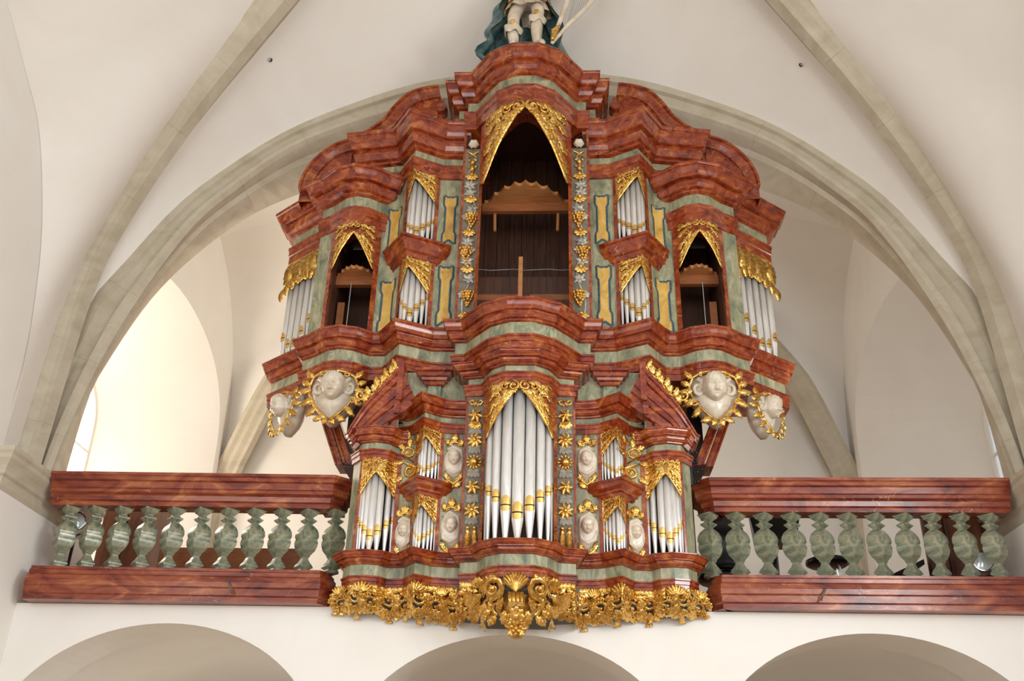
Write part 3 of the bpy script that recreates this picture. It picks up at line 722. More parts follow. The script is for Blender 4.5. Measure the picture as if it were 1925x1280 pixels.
# inside the towers: rack boards with half-round notches, beams and posts (the large pipes are away)
def rack(x0, x1, ybow, yback, z, n):
    xc = (x0+x1)/2; h = (x1-x0)/2; V = []; P = []
    for i in range(n):
        for j in range(7):
            t = (i+j/6)/n; x = x0+(x1-x0)*t; e = (x-xc)/h; y = yback+(ybow-yback)*(1-abs(e)**1.9)
            P.append((x, min(yback-.005, y+math.sin(PI*j/6)*(x1-x0)/n*.5)))
    P = [(x0, yback)]+P+[(x1, yback)]
    V = [(x, y, z) for x, y in P]+[(x, y, z+.03) for x, y in P]; k = len(P)
    Fc = [(i, (i+1) % k, k+(i+1) % k, k+i) for i in range(k)]
    for i in range(1, k-2):   # fan strips keep the notched outline clean
        a, c = P[i], P[i+1]
        V += [(a[0], yback, z), (c[0], yback, z)]; m_ = len(V); Fc.append((i, i+1, m_-1, m_-2))
    o = obj('rack_board', V, Fc, 'lightwood', MO)
    b = MB(); b.box(x0-.02, x1+.02, yback, yback+.05, z-.085, z+.0); b.build('rack_beam', 'midwood', MO)
rack(-.37, .37, -.36, -.06, 6.72, 8)
for s in (-1, 1):
    rack(min(s*1.30, s*1.63), max(s*1.30, s*1.63), -.12, .03, 6.02, 7)
    b = MB(); b.tube([(s*.28, -.02, 6.63), (s*.275, -.02, 6.45)], .014, 6); b.build('support_rod', 'lightwood', MO)
b = MB(); b.box(-.055, -.02, -.12, -.08, 5.33, 6.12); b.build('support_post', 'lightwood', MO)
b = MB(); b.tube([(-.5+i*.1, -.02+.0*i, 6.05+.006*math.sin(i*2.1)) for i in range(11)], .004, 5); b.build('wind_tube', 'wire', MO)
b = MB(); b.box(-.5, .5, .05, .08, 5.33, 6.02); pn = b.build('inner_board', 'darkwood', MO)
for x0, x1 in ((-.48, -.05), (.04, .48)):
    b = MB(); b.box(x0, x1, .02, .05, 5.33, 5.83); b.build('panel_door', 'midwood', pn)
    b = MB(); b.box(x0+.06, x1-.06, .012, .02, 5.33, 5.77); b.build('door_field', 'darkwood', pn)
for s in (-1, 1):
    b = MB(); b.box(s*1.50, s*1.505, .02, .025, 5.33, 5.95); b.build('tracker_rod', 'wire', MO)
    b = MB(); b.box(s*1.62, s*1.56, .1, .13, 5.33, 5.8); b.build('inner_board', 'midwood', MO)

# speaking pipes of the pointed bays (two storeys each) and of the slanting sides
def bay(parent, s, Yf, xs, rs, z0, zms, zt, back):
    for x, r, zm in zip(xs, rs, zms): organ_pipe(parent, s*x, Yf(x)+r+back, r, z0, zm, zt)
for s in (-1, 1):
    xs = [.80, .837, .880, .928, .968, .995, 1.012]; rs = [.017, .020, .024, .028, .020, .016, .013]
    bay(MO, s, YM, xs, rs, 6.15, [6.42, 6.38, 6.34, 6.29, 6.30, 6.34, 6.38], 6.86, .028)
    bay(MO, s, YM, xs, rs, 5.34, [5.66, 5.61, 5.55, 5.49, 5.53, 5.58, 5.62], 5.95, .028)
    b = MB()
    for z0, z1 in ((6.16, 6.9), (5.34, 5.98)): b.add([(s*.77, -.06, z0), (s*1.04, -.06, z0), (s*1.04, -.06, z1), (s*.77, -.06, z1)], [(0, 1, 2, 3)])
    b.build('pipe_backboard', 'dark', MO)
    # slanting side field
    for i in range(5):
        t = (i+.5)/5; x = 1.83+t*.34; y = .155+t*.275; organ_pipe(MO, s*x, y, .031, 5.34, 5.46+.09*abs(i-2.4), 6.37, ang=s*.683)
    def mp(u, v, q, s=s): return (s*(1.815+.776*u+.631*q), .11+.631*u-.776*q, v)
    O = Orn(mp); L = .47
    for i in range(9):
        t = i/8; zt = 6.37; zl = 6.02+.10*math.sin(PI*t)-.06*t
        O.leaf(t*L, zt-.01, -1.75+.25*math.sin(i*2), .22+.05*math.sin(PI*t), .016, .7, .008+.008*(i % 2), 3)
        O.leaf(t*L, zl+.14, -1.3+.3*math.sin(i), .13, .014, -.9, .03, 3)
    O.spiral(.10, 6.27, .06, 0, 1.2, 1, .25, .03); O.spiral(.30, 6.25, .06, PI, 1.2, -1, .25, .03); O.stroke([(-.01, 6.365), (L, 6.365)], .018, .01)
    O.build('carved_valance', 'gold', MO)
    b = MB(); b.add([(s*1.80, .19, 5.3), (s*2.14, .465, 5.3), (s*2.14, .465, 6.5), (s*1.80, .19, 6.5)], [(0, 1, 2, 3)]); b.build('pipe_backboard', 'green', MO)

# broken pediments: S-scroll over the wings, quarter arch over the side towers
def scroll_moulding(name, pts, y0, depth, th, zfloor, parent, fill='red', smooth=False):
    """moulded curved coping: pts (x,z) line of the top edge"""
    f = polyf([(x, 0, z) for x, z in pts]); N = 18; prof = [(.0, 0), (-.06, 0), (-.06, .02), (-.045, .03), (-.04, .055), (-.015, .085), (-.01, th), (depth, th), (depth, 0)]
    V = []; Fc = []; q = len(prof)
    for i in range(N+1):
        t = i/N; p = f(t); tn_ = (f(min(1, t+.01))-f(max(0, t-.01))).normalized(); nz = Vector((tn_.z, 0, -tn_.x))
        if nz.z > 0: nz = -nz
        for dy, dn in prof: V.append((p.x+nz.x*dn, y0+dy, p.z+nz.z*dn))
    for i in range(N):
        for j in range(q): k = (j+1) % q; Fc.append((i*q+j, i*q+k, (i+1)*q+k, (i+1)*q+j))
    Fc.append(tuple(range(q))); Fc.append(tuple(N*q+j for j in range(q)))
    o = obj(name, V, Fc, 'red', parent)
    V = []; Fc = []
    for i in range(N+1):
        p = f(i/N)
        for y in (y0+.01, y0+depth-.02): V += [(p.x, y, p.z-.03), (p.x, y, zfloor)]
    for i in range(N):
        a = i*4; c = a+4; Fc += [(a, a+1, c+1, c), (a+2, c+2, c+3, a+3)]
    Fc += [(0, 2, 3, 1), (N*4, N*4+1, N*4+3, N*4+2)]
    obj('tympanum', V, Fc, fill, o)
    return o
for s in (-1, 1):
    o = scroll_moulding('scroll_pediment', [(s*1.555, 7.47), (s*1.45, 7.55), (s*1.345, 7.66), (s*1.25, 7.83), (s*1.13, 7.97), (s*1.0, 8.03), (s*.85, 8.06)], -.06, .18, .11, 7.2, MO)
    O = MB(); O.lathe([(.0, -.07), (.05, -.06), (.055, 0), (.05, .06), (0, .07)], (0, 0, 0), 12)
    V = [(s*.815+v[0], -.02+v[2], 7.82+v[1]) for v in O.V]; obj('volute', V, O.F, 'red', o)
    b = MB(); b.box(s*.80, s*.86, -.03, .05, 7.4, 7.95); b.build('pediment_block', 'red', o)
    scroll_moulding('arched_pediment', [(s*1.63, 7.48), (s*1.78, 7.42), (s*1.90, 7.32), (s*2.0, 7.18), (s*2.06, 7.02), (s*2.07, 6.9)], .0, .16, .10, 6.8, MO)
    b = MB(); b.box(s*1.60, s*1.66, .03, .13, 6.8, 7.44); b.build('pediment_block', 'red', MO)
    # slanting moulded brackets that carry the side towers
    b = MB()
    for k, (ox, w, yy) in enumerate(((0, .075, -.02), (.085, .07, .02))):
        p0 = Vector((s*(1.56+ox*.9), .05+yy, 4.86)); p1 = Vector((s*(1.325+ox), .05+yy, 4.31)); d = p1-p0
        V = [p0, p0+Vector((s*w, 0, 0)), p1+Vector((s*w, 0, 0)), p1]; V = V+[v+Vector((0, .22, 0)) for v in V]
        b.add(V, [(0, 1, 2, 3), (7, 6, 5, 4), (0, 4, 5, 1), (1, 5, 6, 2), (2, 6, 7, 3), (3, 7, 4, 0)])
        n_ = Vector((s*.02, -.02, 0)); b.tube([p0+Vector((s*.012, -.004, 0)), p1+Vector((s*.012, -.004, 0))], .011, 6); b.tube([p0+Vector((s*(w-.012), -.004, 0)), p1+Vector((s*(w-.012), -.004, 0))], .009, 6)
    b.build('slanting_bracket', 'red', MO)
    b = MB(); b.box(s*1.26, s*1.42, .1, .5, 4.3, 4.96); b.build('bracket_core', 'black' if s > 0 else 'grey', MO)
# carved cherub consoles under the side towers
for s in (-1, 1):
    for kind, cx, cy, cz, sc, yaw in (('front', 1.48, -.20, 4.76, 1., 0), ('side', 1.93, .08, 4.74, .82, s*.75)):
        R = Matrix.Rotation(yaw, 3, 'Z'); c0 = Vector((s*cx, cy, cz))
        b = MB()   # shield-shaped console body, tapering downwards
        rings = [(.20, .13, .08), (.17, .17, .11), (.07, .185, .12), (-.04, .165, .12), (-.12, .115, .10), (-.17, .07, .07), (-.215, .03, .04)]
        V = []; Fc = []; n = 16
        for dz, rx, ry in rings:
            for j in range(n):
                a = 2*PI*j/n; k = 1+.06*math.cos(4*a); q = R @ Vector((rx*sc*k*math.cos(a), ry*sc*math.sin(a)+.05, dz*sc)); V.append(c0+q)
        for i in range(len(rings)-1):
            for j in range(n): k = (j+1) % n; Fc.append((i*n+j, i*n+k, (i+1)*n+k, (i+1)*n+j))
        Fc += [tuple(range(n)), tuple((len(rings)-1)*n+j for j in range(n))]; b.add(V, Fc)
        for q in (-1, 1):  # side volutes of the cartouche
            pts = []; 
            for i in range(12):
                t = i/11; rad = .058*(1-t*.75); a = PI/2+q*t*2*PI*1.1; v = R @ Vector((q*.125+rad*math.cos(a), -.035, .075+rad*1.4*math.sin(a))); pts.append(c0+v*sc)
            b.tube(pts, [.024*sc*(1-.5*i/11) for i in range(12)], 7)
        con = b.build('cherub_console', 'ivory', MO, True)
        h = MB(); hc = c0+(R @ Vector((0, -.075, .065)))*sc; head_mesh(h, hc, .112*sc, yaw, .22); h.build('cherub_head', 'ivory', con, True)
        def mp(u, v, q, c0=c0, R=R, sc=sc): p = c0+(R @ Vector((u, -.07-q+.5*abs(u)**1.6, v)))*sc; return (p.x, p.y, p.z)
        O = Orn(mp)
        for q in (-1, 1):
            O.stroke([(q*.02, .205), (q*.09, .195), (q*.165, .16), (q*.195, .08), (q*.18, 0), (q*.13, -.09), (q*.06, -.17), (0, -.215)], [.010, .012, .012, .011, .01, .011, .011, .01], .012)
            for u, v, a, L in ((.165, .15, .6, .09), (.175, .05, -.3, .11), (.165, -.02, -.9, .11), (.13, -.10, -1.2, .1), (.19, .1, .2, .07), (.06, -.18, -.8, .08), (.02, -.2, -1.4, .06)):
                O.leaf(q*u, v, a if q > 0 else PI-a, L, .013, .9*q, .015, 3)
            O.spiral(q*.17, -.05, .035, 0, 1.1, q, .3, .02); O.spiral(q*.10, .175, .025, 0, 1.1, -q, .3, .02)
        O.build('gilded_leafwork', 'gold', con)
    # gilded garland running down over the positive's pediment

# ================================================================ THE POSITIVE (small organ in the balustrade)
PO = empty('positive_organ', (0, -.4, 3.12), 'small front organ set into the balustrade, shining tin pipes, gilded foliage hanging beneath', 'organ')
PH = [(1.235, .05), (1.235, -.34), (1.165, -.435), (1.065, -.462), (.975, -.435), (.925, -.36), (.80, -.365), (.705, -.51), (.60, -.42), (.50, -.395), (.395, -.39), (.395, -.525), (.275, -.55), (.205, -.695), (.105, -.77), (0, -.785)]
PHN = [p for p in PH if p[0] > 0]
POSP = mirror(PHN); YP = interp(PH[1:]); PC = [p[0] for p in PH]
entablature(POSP, 3.47, 3.385, 3.31, 3.235, .085, PO, -.15, ao=.0)
slab('base_board', PHN, 3.2, 3.24, 'red', PO)
slab('sill_board', PHN, 3.44, 3.465, 'red', PO)
b = MB(); b.box(-1.2, 1.2, -.12, .02, 3.2, 4.4); b.box(-.9, .9, -.14, .02, 4.4, 4.95); b.build('case_back', 'darkwood', PO)
# central tower entablature
CP = [(.395, -.1), (.395, -.525), (.275, -.55), (.205, -.695), (.105, -.77)]
entablature(mirror(CP), 4.86, 4.765, 4.71, 4.625, .12, PO, -.12)
slab('tower_roof', CP, 4.74, 4.78, 'red', PO)
sweep(mirror(CP), band_profile(4.96, 4.84, -.05, -.2)).build('tower_neck', 'red', PO)
for s in (-1, 1):
    W_ = side([(.93, -.15), (.93, -.30), (.80, -.365), (.705, -.51), (.60, -.42), (.50, -.395), (.38, -.39)], s)
    entablature(W_, 4.62, 4.505, 4.455, 4.38, .09, PO, -.15)
    T_ = side([(1.235, .05), (1.235, -.34), (1.165, -.435), (1.065, -.462), (.975, -.435), (.925, -.36), (.86, -.34)], s)
    entablature(T_, 4.39, 4.285, 4.23, 4.155, .09, PO, -.12)
    V = side([(1.235, .02), (1.235, -.34), (1.165, -.435), (1.065, -.462), (.975, -.435), (.925, -.36), (.9, -.1)], s)
    obj('tower_roof', [(x, y, 4.37) for x, y in V]+[(x, y, 4.2) for x, y in V], [tuple(range(7)), tuple(range(13, 6, -1))], 'red', PO)
    B_ = side([(.83, -.30), (.805, -.36), (.705, -.50), (.60, -.42), (.57, -.39), (.53, -.34)], s)
    sweep(B_, [(-.08, 3.985), (.085, 3.985), (.085, 3.968), (.072, 3.96), (.066, 3.935), (.045, 3.915), (.042, 3.9), (.025, 3.895), (.02, 3.875), (.006, 3.865), (-.08, 3.865)]).build('bay_cornice', 'red', PO)
    # body panels and red jambs
    for x0, x1 in ((.245, .268), (.388, .402), (.565, .588), (.752, .772), (.875, .905), (1.150, 1.168)):
        wallpiece('jamb', 'red', PO, x0, x1, 3.46, 4.64 if x0 < .4 else (4.4 if x0 < .8 else 4.17), YP if x0 != .388 else (lambda x: -.525), .06 if x0 != .388 else .14, .008, s, PC)
    wallpiece('panel', 'green', PO, .402, .565, 3.46, 4.40, YP, .04, 0, s, PC)
    wallpiece('panel', 'green', PO, .772, .875, 3.46, 4.40, YP, .04, 0, s, PC)
    wallpiece('panel', 'green', PO, 1.168, 1.235, 3.46, 4.17, YP, .04, 0, s, PC)
    b = MB(); b.box(s*1.20, s*1.235, -.335, .02, 3.46, 4.17); b.build('side_panel', 'green', PO)
    b = MB(); b.box(s*.40, s*.93, -.33, -.15, 4.5, 4.92); b.build('upper_panel', 'green', PO)
    # hanging capital piece under the main case, between tower and pediment
    b = MB(); P_ = side([(.80, -.25), (.80, -.40), (.565, -.40), (.565, -.25)], s)
    P2 = side([(.73, -.25), (.73, -.37), (.61, -.37), (.61, -.25)], s)
    sweep(P2, [(-.05, 4.905), (.085, 4.905), (.085, 4.885), (.07, 4.875), (.06, 4.85), (.04, 4.845), (.036, 4.825), (.02, 4.815), (.012, 4.795), (0, 4.79), (-.05, 4.79)]).build('hanging_capital', 'red', PO)
    b.box(s*.62, s*.72, -.36, -.25, 4.6, 4.8); b.build('capital_neck', 'green', PO)
    b = MB(); b.add([(s*.25, -.33, 3.46), (s*1.2, -.2, 3.46), (s*1.2, -.2, 4.5), (s*.25, -.33, 4.64)], [(0, 1, 2, 3)]); b.build('pipe_backboard', 'dark', PO)
    valance(PO, s, .905, 1.150, 1.04, 4.165, 4.06, 3.89, YP, .012)
    valance(PO, s, .588, .752, .69, 4.39, 4.32, 4.20, YP, .012)
    valance(PO, s, .588, .752, .69, 3.875, 3.80, 3.69, YP, .012)
    # pipes
    xs = [.918, .955, 1.005, 1.055, 1.096, 1.125, 1.142]; rs = [.018, .022, .026, .027, .022, .018, .015]
    bay(PO, s, YP, xs, rs, 3.47, [3.735, 3.69, 3.64, 3.60, 3.64, 3.675, 3.71], 4.15, .02)
    xs = [.598, .618, .641, .667, .694, .715, .732, .745]; rs = [.010, .0115, .0135, .0155, .0135, .0115, .010, .009]
    bay(PO, s, YP, xs, rs, 3.985, [4.16, 4.14, 4.115, 4.09, 4.065, 4.09, 4.115, 4.135], 4.38, .018)
    bay(PO, s, YP, xs, rs, 3.47, [3.66, 3.635, 3.61, 3.585, 3.56, 3.585, 3.61, 3.635], 3.86, .018)
b = MB(); b.add([(-.25, -.36, 3.46), (.25, -.36, 3.46), (.25, -.36, 4.64), (-.25, -.36, 4.64)], [(0, 1, 2, 3)]); b.build('pipe_backboard', 'darkwood', PO)
valance(PO, 1, -.246, .246, 0, 4.635, 4.59, 4.25, YP, .012, pw=1.25)
for i in range(-4, 5):
    a = i*.36; x = .236*math.sin(a)/math.sin(1.44)*.97; r = (.041, .037, .031, .026, .022)[abs(i)]
    y = -.56-.165*math.cos(a*1.02); organ_pipe(PO, x, y, r, 3.475, (3.68, 3.735, 3.80, 3.855, 3.90)[abs(i)], 4.66, mh=r*2.6, n=18)
# carved pilasters beside the centre: garlands of flowers with tassels
for s in (-1, 1):
    def mp(u, v, q, s=s): return (s*u, -.532-q, v)
    pil = wallpiece('carved_pilaster', 'grey_ground', PO, .268, .388, 3.46, 4.64, lambda x: -.528, .08, .0, s); xm = .328
    kinds = [('bow', 4.57), ('rose', 4.47), ('cup', 4.39), ('leaf', 4.35), ('rose8', 4.275), ('leaf', 4.20), ('sun', 4.11), ('leaf', 4.02), ('rose', 3.92), ('leaf', 3.83), ('rose8', 3.75), ('leaf', 3.675), ('tassel', 3.63)]
    for kd, z in kinds:
        O = Orn(mp)
        if kd == 'bow':
            for q in (-1, 1):
                O.stroke([(xm, z), (xm+q*.03, z+.028), (xm+q*.052, z+.01), (xm+q*.03, z-.012), (xm, z)], .008, .006); O.stroke([(xm, z), (xm+q*.02, z-.03)], [.007, .004], .006)
            O.bead(xm, z, .013, .006); O.build('ribbon_bow', 'gold', pil)
        elif kd == 'rose': O.flower(xm, z, .052, 6, .004); O.flower(xm, z, .03, 5, .018, rot=.5); O.build('rosette', 'gold', pil)
        elif kd == 'rose8': O.flower(xm, z, .054, 8, .004, rot=.2); O.bead(xm, z, .024, .018); O.build('rosette', 'gold', pil)
        elif kd == 'cup':
            for a in (-2.5, -2.0, -1.57, -1.14, -.64): O.leaf(xm, z+.03, a, .06, .012, .3, .006, 1)
            O.build('flower_cup', 'gold', pil)
        elif kd == 'sun': O.sunflower(xm, z, .056, .006); O.build('sunflower', 'gold', pil)
        elif kd == 'leaf':
            for a, l in ((-.5, .06), (PI+.5, .06), (-1.0, .05), (PI+1.0, .05), (.3, .045), (PI-.3, .045)): O.leaf(xm, z+.02, a, l, .010, -.7 if math.cos(a) > 0 else .7, .003, 2)
            O.build('leaf_spray', 'grey_leaf', pil)
        else:
            for q in (-1, 1):
                O.bead(xm+q*.024, z-.005, .018, .01); O.stroke([(xm+q*.024, z-.01), (xm+q*.024, z-.05), (xm+q*.03, z-.15)], [.012, .02, .03], .006)
                for g in (-1, 0, 1): O.stroke([(xm+q*.024+g*.008, z-.04), (xm+q*.03+g*.014, z-.15)], [.005, .007], .018)
            O.build('tassel', 'gold', pil)
# cherub reliefs between the pipe fields
def cherub_relief(s, xm, zm, w, h, flip=1):
    y0 = YP(xm)
    def mp(u, v, q): return (s*u, YP(u)-q, v)
    b = MB(); n = 44; V = []; Fc = []
    for k, (sc_, o_) in enumerate(((1., .0), (.92, .016), (.6, .026), (.0, .028))):
        for j in range(n):
            a = 2*PI*j/n; k2 = 1+.06*math.cos(2*a+.6*flip)+.05*math.cos(3*a)
            V.append(mp(xm+w*.46*sc_*k2*math.cos(a), zm+h*.30*sc_*k2*math.sin(a), o_))
    for i in range(3):
        for j in range(n): k = (j+1) % n; Fc.append((i*n+j, i*n+k, (i+1)*n+k, (i+1)*n+j))
    b.add(V, Fc)
    O = Orn(mp)
    O.stroke([(xm+w*.36, zm+h*.20), (xm+w*.1, zm+h*.27), (xm-w*.3, zm+h*.2), (xm-w*.38, zm+h*.06)], [.008, .014, .014, .008], .014)
    O.stroke([(xm-w*.38*flip, zm-h*.02), (xm-w*.32*flip, zm-h*.16), (xm, zm-h*.22), (xm+w*.30*flip, zm-h*.15), (xm+w*.34*flip, zm-h*.03)], [.010, .018, .020, .016, .006], .016)
    O.spiral(xm-w*.22*flip, zm-h*.12, w*.16, 0, 1.2, flip, .25, .02)
    b.add(O.b.V, O.b.F)
    r = b.build('cherub_relief', 'ivory', PO, True)
    hm = MB(); head_mesh(hm, (s*xm, y0-.022, zm+h*.045), w*.37, 0, .2, 60, 44); hm.build('cherub_head', 'ivory', r, True)
    O = Orn(mp)
    for q in (-1, 1):
        O.leaf(xm+q*w*.10, zm+h*.36, PI/2+q*.9, h*.16, .010, -q*1.2, .012, 2); O.leaf(xm+q*w*.3, zm+h*.30, PI/2-q*.5, h*.13, .009, q*1.4, .012, 2)
        O.spiral(xm+q*w*.24, zm+h*.33, w*.15, PI/2, 1.1, q, .3, .01)
    O.stroke([(xm-w*.4, zm+h*.28), (xm-w*.2, zm+h*.34), (xm, zm+h*.36), (xm+w*.2, zm+h*.34), (xm+w*.4, zm+h*.28)], [.006, .01, .012, .01, .006], .012)
    O.leaf(xm, zm+h*.37, PI/2, h*.14, .012, .3, .012, 3)
    O.build('gilded_crest', 'gold', r)
    O = Orn(mp)
    for q in (-1, 1):
        O.spiral(xm+q*w*.26, zm-h*.34, w*.18, -PI/2, 1.1, -q, .3, .01)
        O.leaf(xm+q*w*.05, zm-h*.46, PI/2-q*1.2, h*.16, .011, q*.8, .012, 2); O.leaf(xm+q*w*.40, zm-h*.22, -PI/2-q*.2, h*.16, .009, -q*1., .012, 2)
    O.stroke([(xm-w*.42, zm-h*.2), (xm-w*.3, zm-h*.33), (xm, zm-h*.42), (xm+w*.3, zm-h*.33), (xm+w*.42, zm-h*.2)], [.006, .012, .015, .012, .006], .014)
    O.bead(xm, zm-h*.46, .016, .012)
    O.build('gilded_leafwork', 'gold', r)
for s in (-1, 1):
    cherub_relief(s, .484, 4.165, .15, .42, 1); cherub_relief(s, .484, 3.66, .15, .44, -1); cherub_relief(s, .825, 3.63, .125, .42, 1)
    # gilded scroll panel in the upper outer field
    def mp(u, v, q, s=s): return (s*u, YP(u)-q, v)
    O = Orn(mp); xm = .822; zm = 4.17
    O.spiral(xm+.01, zm+.07, .052, 0, 1.4, 1, .26, .008, tail=(xm-.045, zm-.02)); O.spiral(xm-.012, zm-.07, .05, PI, 1.4, 1, .26, .008, tail=(xm+.05, zm+.0))
    for u, v, a, c in ((0, .12, 1.3, .8), (-.03, .13, 2.2, -.8), (.035, .1, .5, .8), (-.045, .04, 2.4, 1), (.05, 0, -.4, 1), (-.05, -.06, -2.4, 1), (.04, -.11, -.9, .8), (0, -.14, -1.7, .6), (-.03, -.15, -2.3, -.6), (.02, .18, 1.7, -.8)): O.leaf(xm+u, zm+v, a, .075, .011, c, .01, 2)
    O.build('gilded_scroll_panel', 'gold', PO)

# swan-neck pediments sweeping up from the side towers
for s in (-1, 1):
    f = polyf([(s*1.285, -.43, 4.36), (s*1.235, -.45, 4.45), (s*1.16, -.48, 4.57), (s*1.06, -.50, 4.69), (s*.97, -.505, 4.80), (s*.915, -.50, 4.88)])
    prof = [(.10, .0), (-.05, .0), (-.05, .02), (-.035, .03), (-.032, .055), (-.012, .065), (-.01, .12), (.0, .125), (.0, .16), (.015, .17), (.02, .23), (.10, .24)]
    V = []; Fc = []; N = 10; q = len(prof)
    for i in range(N+1):
        t = i/N; p = f(t); tn_ = (f(min(1, t+.01))-f(max(0, t-.01))).normalized(); nz = Vector((tn_.z, 0, -tn_.x))
        if nz.z > 0: nz = -nz
        nz = (nz*.55+Vector((0, 0, -.6))); sc = .55+.75*t
        for dy, dn in prof: V.append((p.x+nz.x*dn*sc, p.y+dy, p.z+nz.z*dn*sc))
    for i in range(N):
        for j in range(q): k = (j+1) % q; Fc.append((i*q+j, i*q+k, (i+1)*q+k, (i+1)*q+j))
    Fc.append(tuple(range(q))); Fc.append(tuple(N*q+j for j in range(q)))
    sw = obj('swan_neck_pediment', V, Fc, 'red', PO)
    b = MB(); b.box(s*.885, s*.93, -.545, -.30, 4.60, 4.91); b.box(s*.90, s*.94, -.52, -.30, 4.50, 4.60); b.build('pediment_block', 'red', sw)
    b = MB()
    V = []; Fc = []
    for i in range(N+1):
        p = f(i/N); V += [(p.x, -.42, p.z-.05), (p.x, -.42, 4.36)]
    for i in range(N): Fc.append((i*2, i*2+1, i*2+3, i*2+2))
    obj('tympanum', V, Fc, 'green', sw)
    def mp(u, v, q, s=s):
        p = f(u); return (p.x+(-s)*.0+s*v*.72, p.y-.01-q, p.z+v*.70)
    O = Orn(mp)
    # acanthus garland along the top edge
    O.stroke([(.38+.06*i, .02+.012*math.sin(i*1.3)) for i in range(11)], [.016]*11, .0)
    for i in range(8): O.leaf(.40+.075*i, .03, .15+.25*(i % 2), .10, .016, .9 if i % 2 else .3, .008, 2)
    O.spiral(.985, .05, .035, 0, 1.2, 1, .3, .01); O.spiral(.42, .075, .05, 0, 1.3, 1, .28, .01); O.bead(.36, .07, .025, .01)
    O.build('gilded_garland', 'gold', sw)
    b = MB(); b.box(s*.99, s*1.10, -.45, -.30, 4.36, 4.56); pb = b.build('pedestal', 'green', PO)
    b = MB(); b.box(s*.985, s*1.02, -.465, -.30, 4.36, 4.50); b.box(s*.93, s*.965, -.44, -.3, 4.42, 4.53); b.build('pedestal_cap', 'red', pb)

# gilded foliage hanging under the positive
fol = empty('foliage_apron', (0, -.5, 3.2), None, None); fol.parent = PO; fol.matrix_parent_inverse = Matrix.Translation(-Vector(PO.location))
def fobj(O, name): 
    o = O.b.build(name, 'gold', None, True); o.parent = PO; o.matrix_parent_inverse = Matrix.Translation(-Vector(PO.location)); return o
bpy.data.objects.remove(fol)
YA = lambda x: YP(min(abs(x), 1.235))
zbot = lambda x: 3.005+.085*min(1, abs(x)/1.2)**1.0 if abs(x) > .22 else 2.99
# backing board (grey-green), sloping back under the base
V = []; Fc = []; N = 60
for i in range(N+1):
    x = -1.30+2.6*i/N; y = YA(x); V += [(x, y+.02, 3.245), (x, y+.06, 3.16), (x, max(y+.16, -.24), zbot(x)+.02), (x, -.20, zbot(x)+.02)]
for i in range(N):
    for j in range(3): Fc.append((i*4+j, i*4+j+1, i*4+5+j, i*4+4+j))
apron = obj('apron_board', V, Fc, 'grey', PO)
def mpA(u, v, q):
    """v from 0 (top) to 1 (bottom) of the apron"""
    y = YA(u); zb = zbot(u); z = 3.25+(zb-3.25)*v; yy = y+.02+.14*v*v; yy = min(yy, -.22)
    return (u, yy-q*.9, z-q*.35)
def A_orn(name, fn):
    O = Orn(mpA); fn(O); return O.b.build(name, 'gold', apron, True)
class Sc(Orn): pass
def uvmap(O, u0, sgn):
    """local frame: metres horizontally, metres down, converted to apron coordinates"""
    def mp(a, c, q): return mpA(u0+sgn*a, c/.22, q)
    O.mp = mp; return O
rnd = random.Random(3)
for s in (-1, 1):
    for k in range(10):
        u0 = .20+k*.112
        O = uvmap(Orn(mpA), s*u0, s)
        w = .075; hd = 1 if k % 2 else -1
        O.spiral(.03, .11+.02*hd, .058, PI*.5*hd, 1.45, hd, .21, .018, tail=(-.05, .11-.05*hd))
        for j in range(11):
            a = 2*PI*j/11+rnd.uniform(-.2, .2); O.leaf(.03+.045*math.cos(a), .11+.045*math.sin(a), a+.6*hd, .062, .0115, hd*1.4, .012+.012*(j % 2), 2)
        for j in range(6): O.leaf(-.06+.024*j, .175+.012*(j % 2), .3+rnd.uniform(-.4, .9), .055, .010, -1.0*hd, .012, 2)
        for j in range(5): O.leaf(-.06+.028*j, .035, -1.3+rnd.uniform(-.4, .4), .05, .011, .8*hd, .02, 2)
        O.bead(rnd.uniform(-.03, .05), .065, .014, .03)
        O.build('acanthus_scroll', 'gold', apron)
        if k % 2 == 0:
            O = uvmap(Orn(mpA), s*(u0+.03), s)
            for a in (-.9, -.3, .3, .9): O.stroke([(0, .235), (.02*math.sin(a), .25), (.03*math.sin(a), .262)], [.010, .009, .004], .0)
            O.bead(0, .225, .014, .01); O.build('drop_finial', 'gold', apron)
    for xk, sz in ((.52, .05), (.70, .075), (1.07, .08), (1.235, .07)):     # palmettes under each bow, corner and tip
        O = uvmap(Orn(mpA), s*xk, s)
        for j in range(7):
            a = -PI/2+(j-3)*.36; O.stroke([(0, .05), (.6*sz*math.cos(a), .05+.6*sz*math.sin(a)), (sz*math.cos(a), .04+sz*math.sin(a))], [.008, .013, .008], [.035, .045, .03])
        for j in range(5): O.stroke([((j-2)*.018, .05), ((j-2)*.022, .085)], [.010, .007], [.035, .02])
        O.spiral(-.045, .07, .026, 0, 1.2, 1, .3, .03); O.spiral(.045, .07, .026, PI, 1.2, -1, .3, .03); O.bead(0, .05, .016, .045)
        O.build('palmette', 'gold', apron)
    O = uvmap(Orn(mpA), s*.36, s)   # large leaf roll beside the centre
    for j in range(5): O.stroke([(-.12, .19-.02*j), (-.02, .12-.012*j), (.05, .045-.006*j), (.085, .05+.012*j)], [.012, .02, .022, .012], .03+.004*j)
    O.spiral(.075, .06, .05, 0, 1.3, 1, .32, .04); O.build('leaf_roll', 'gold', apron)
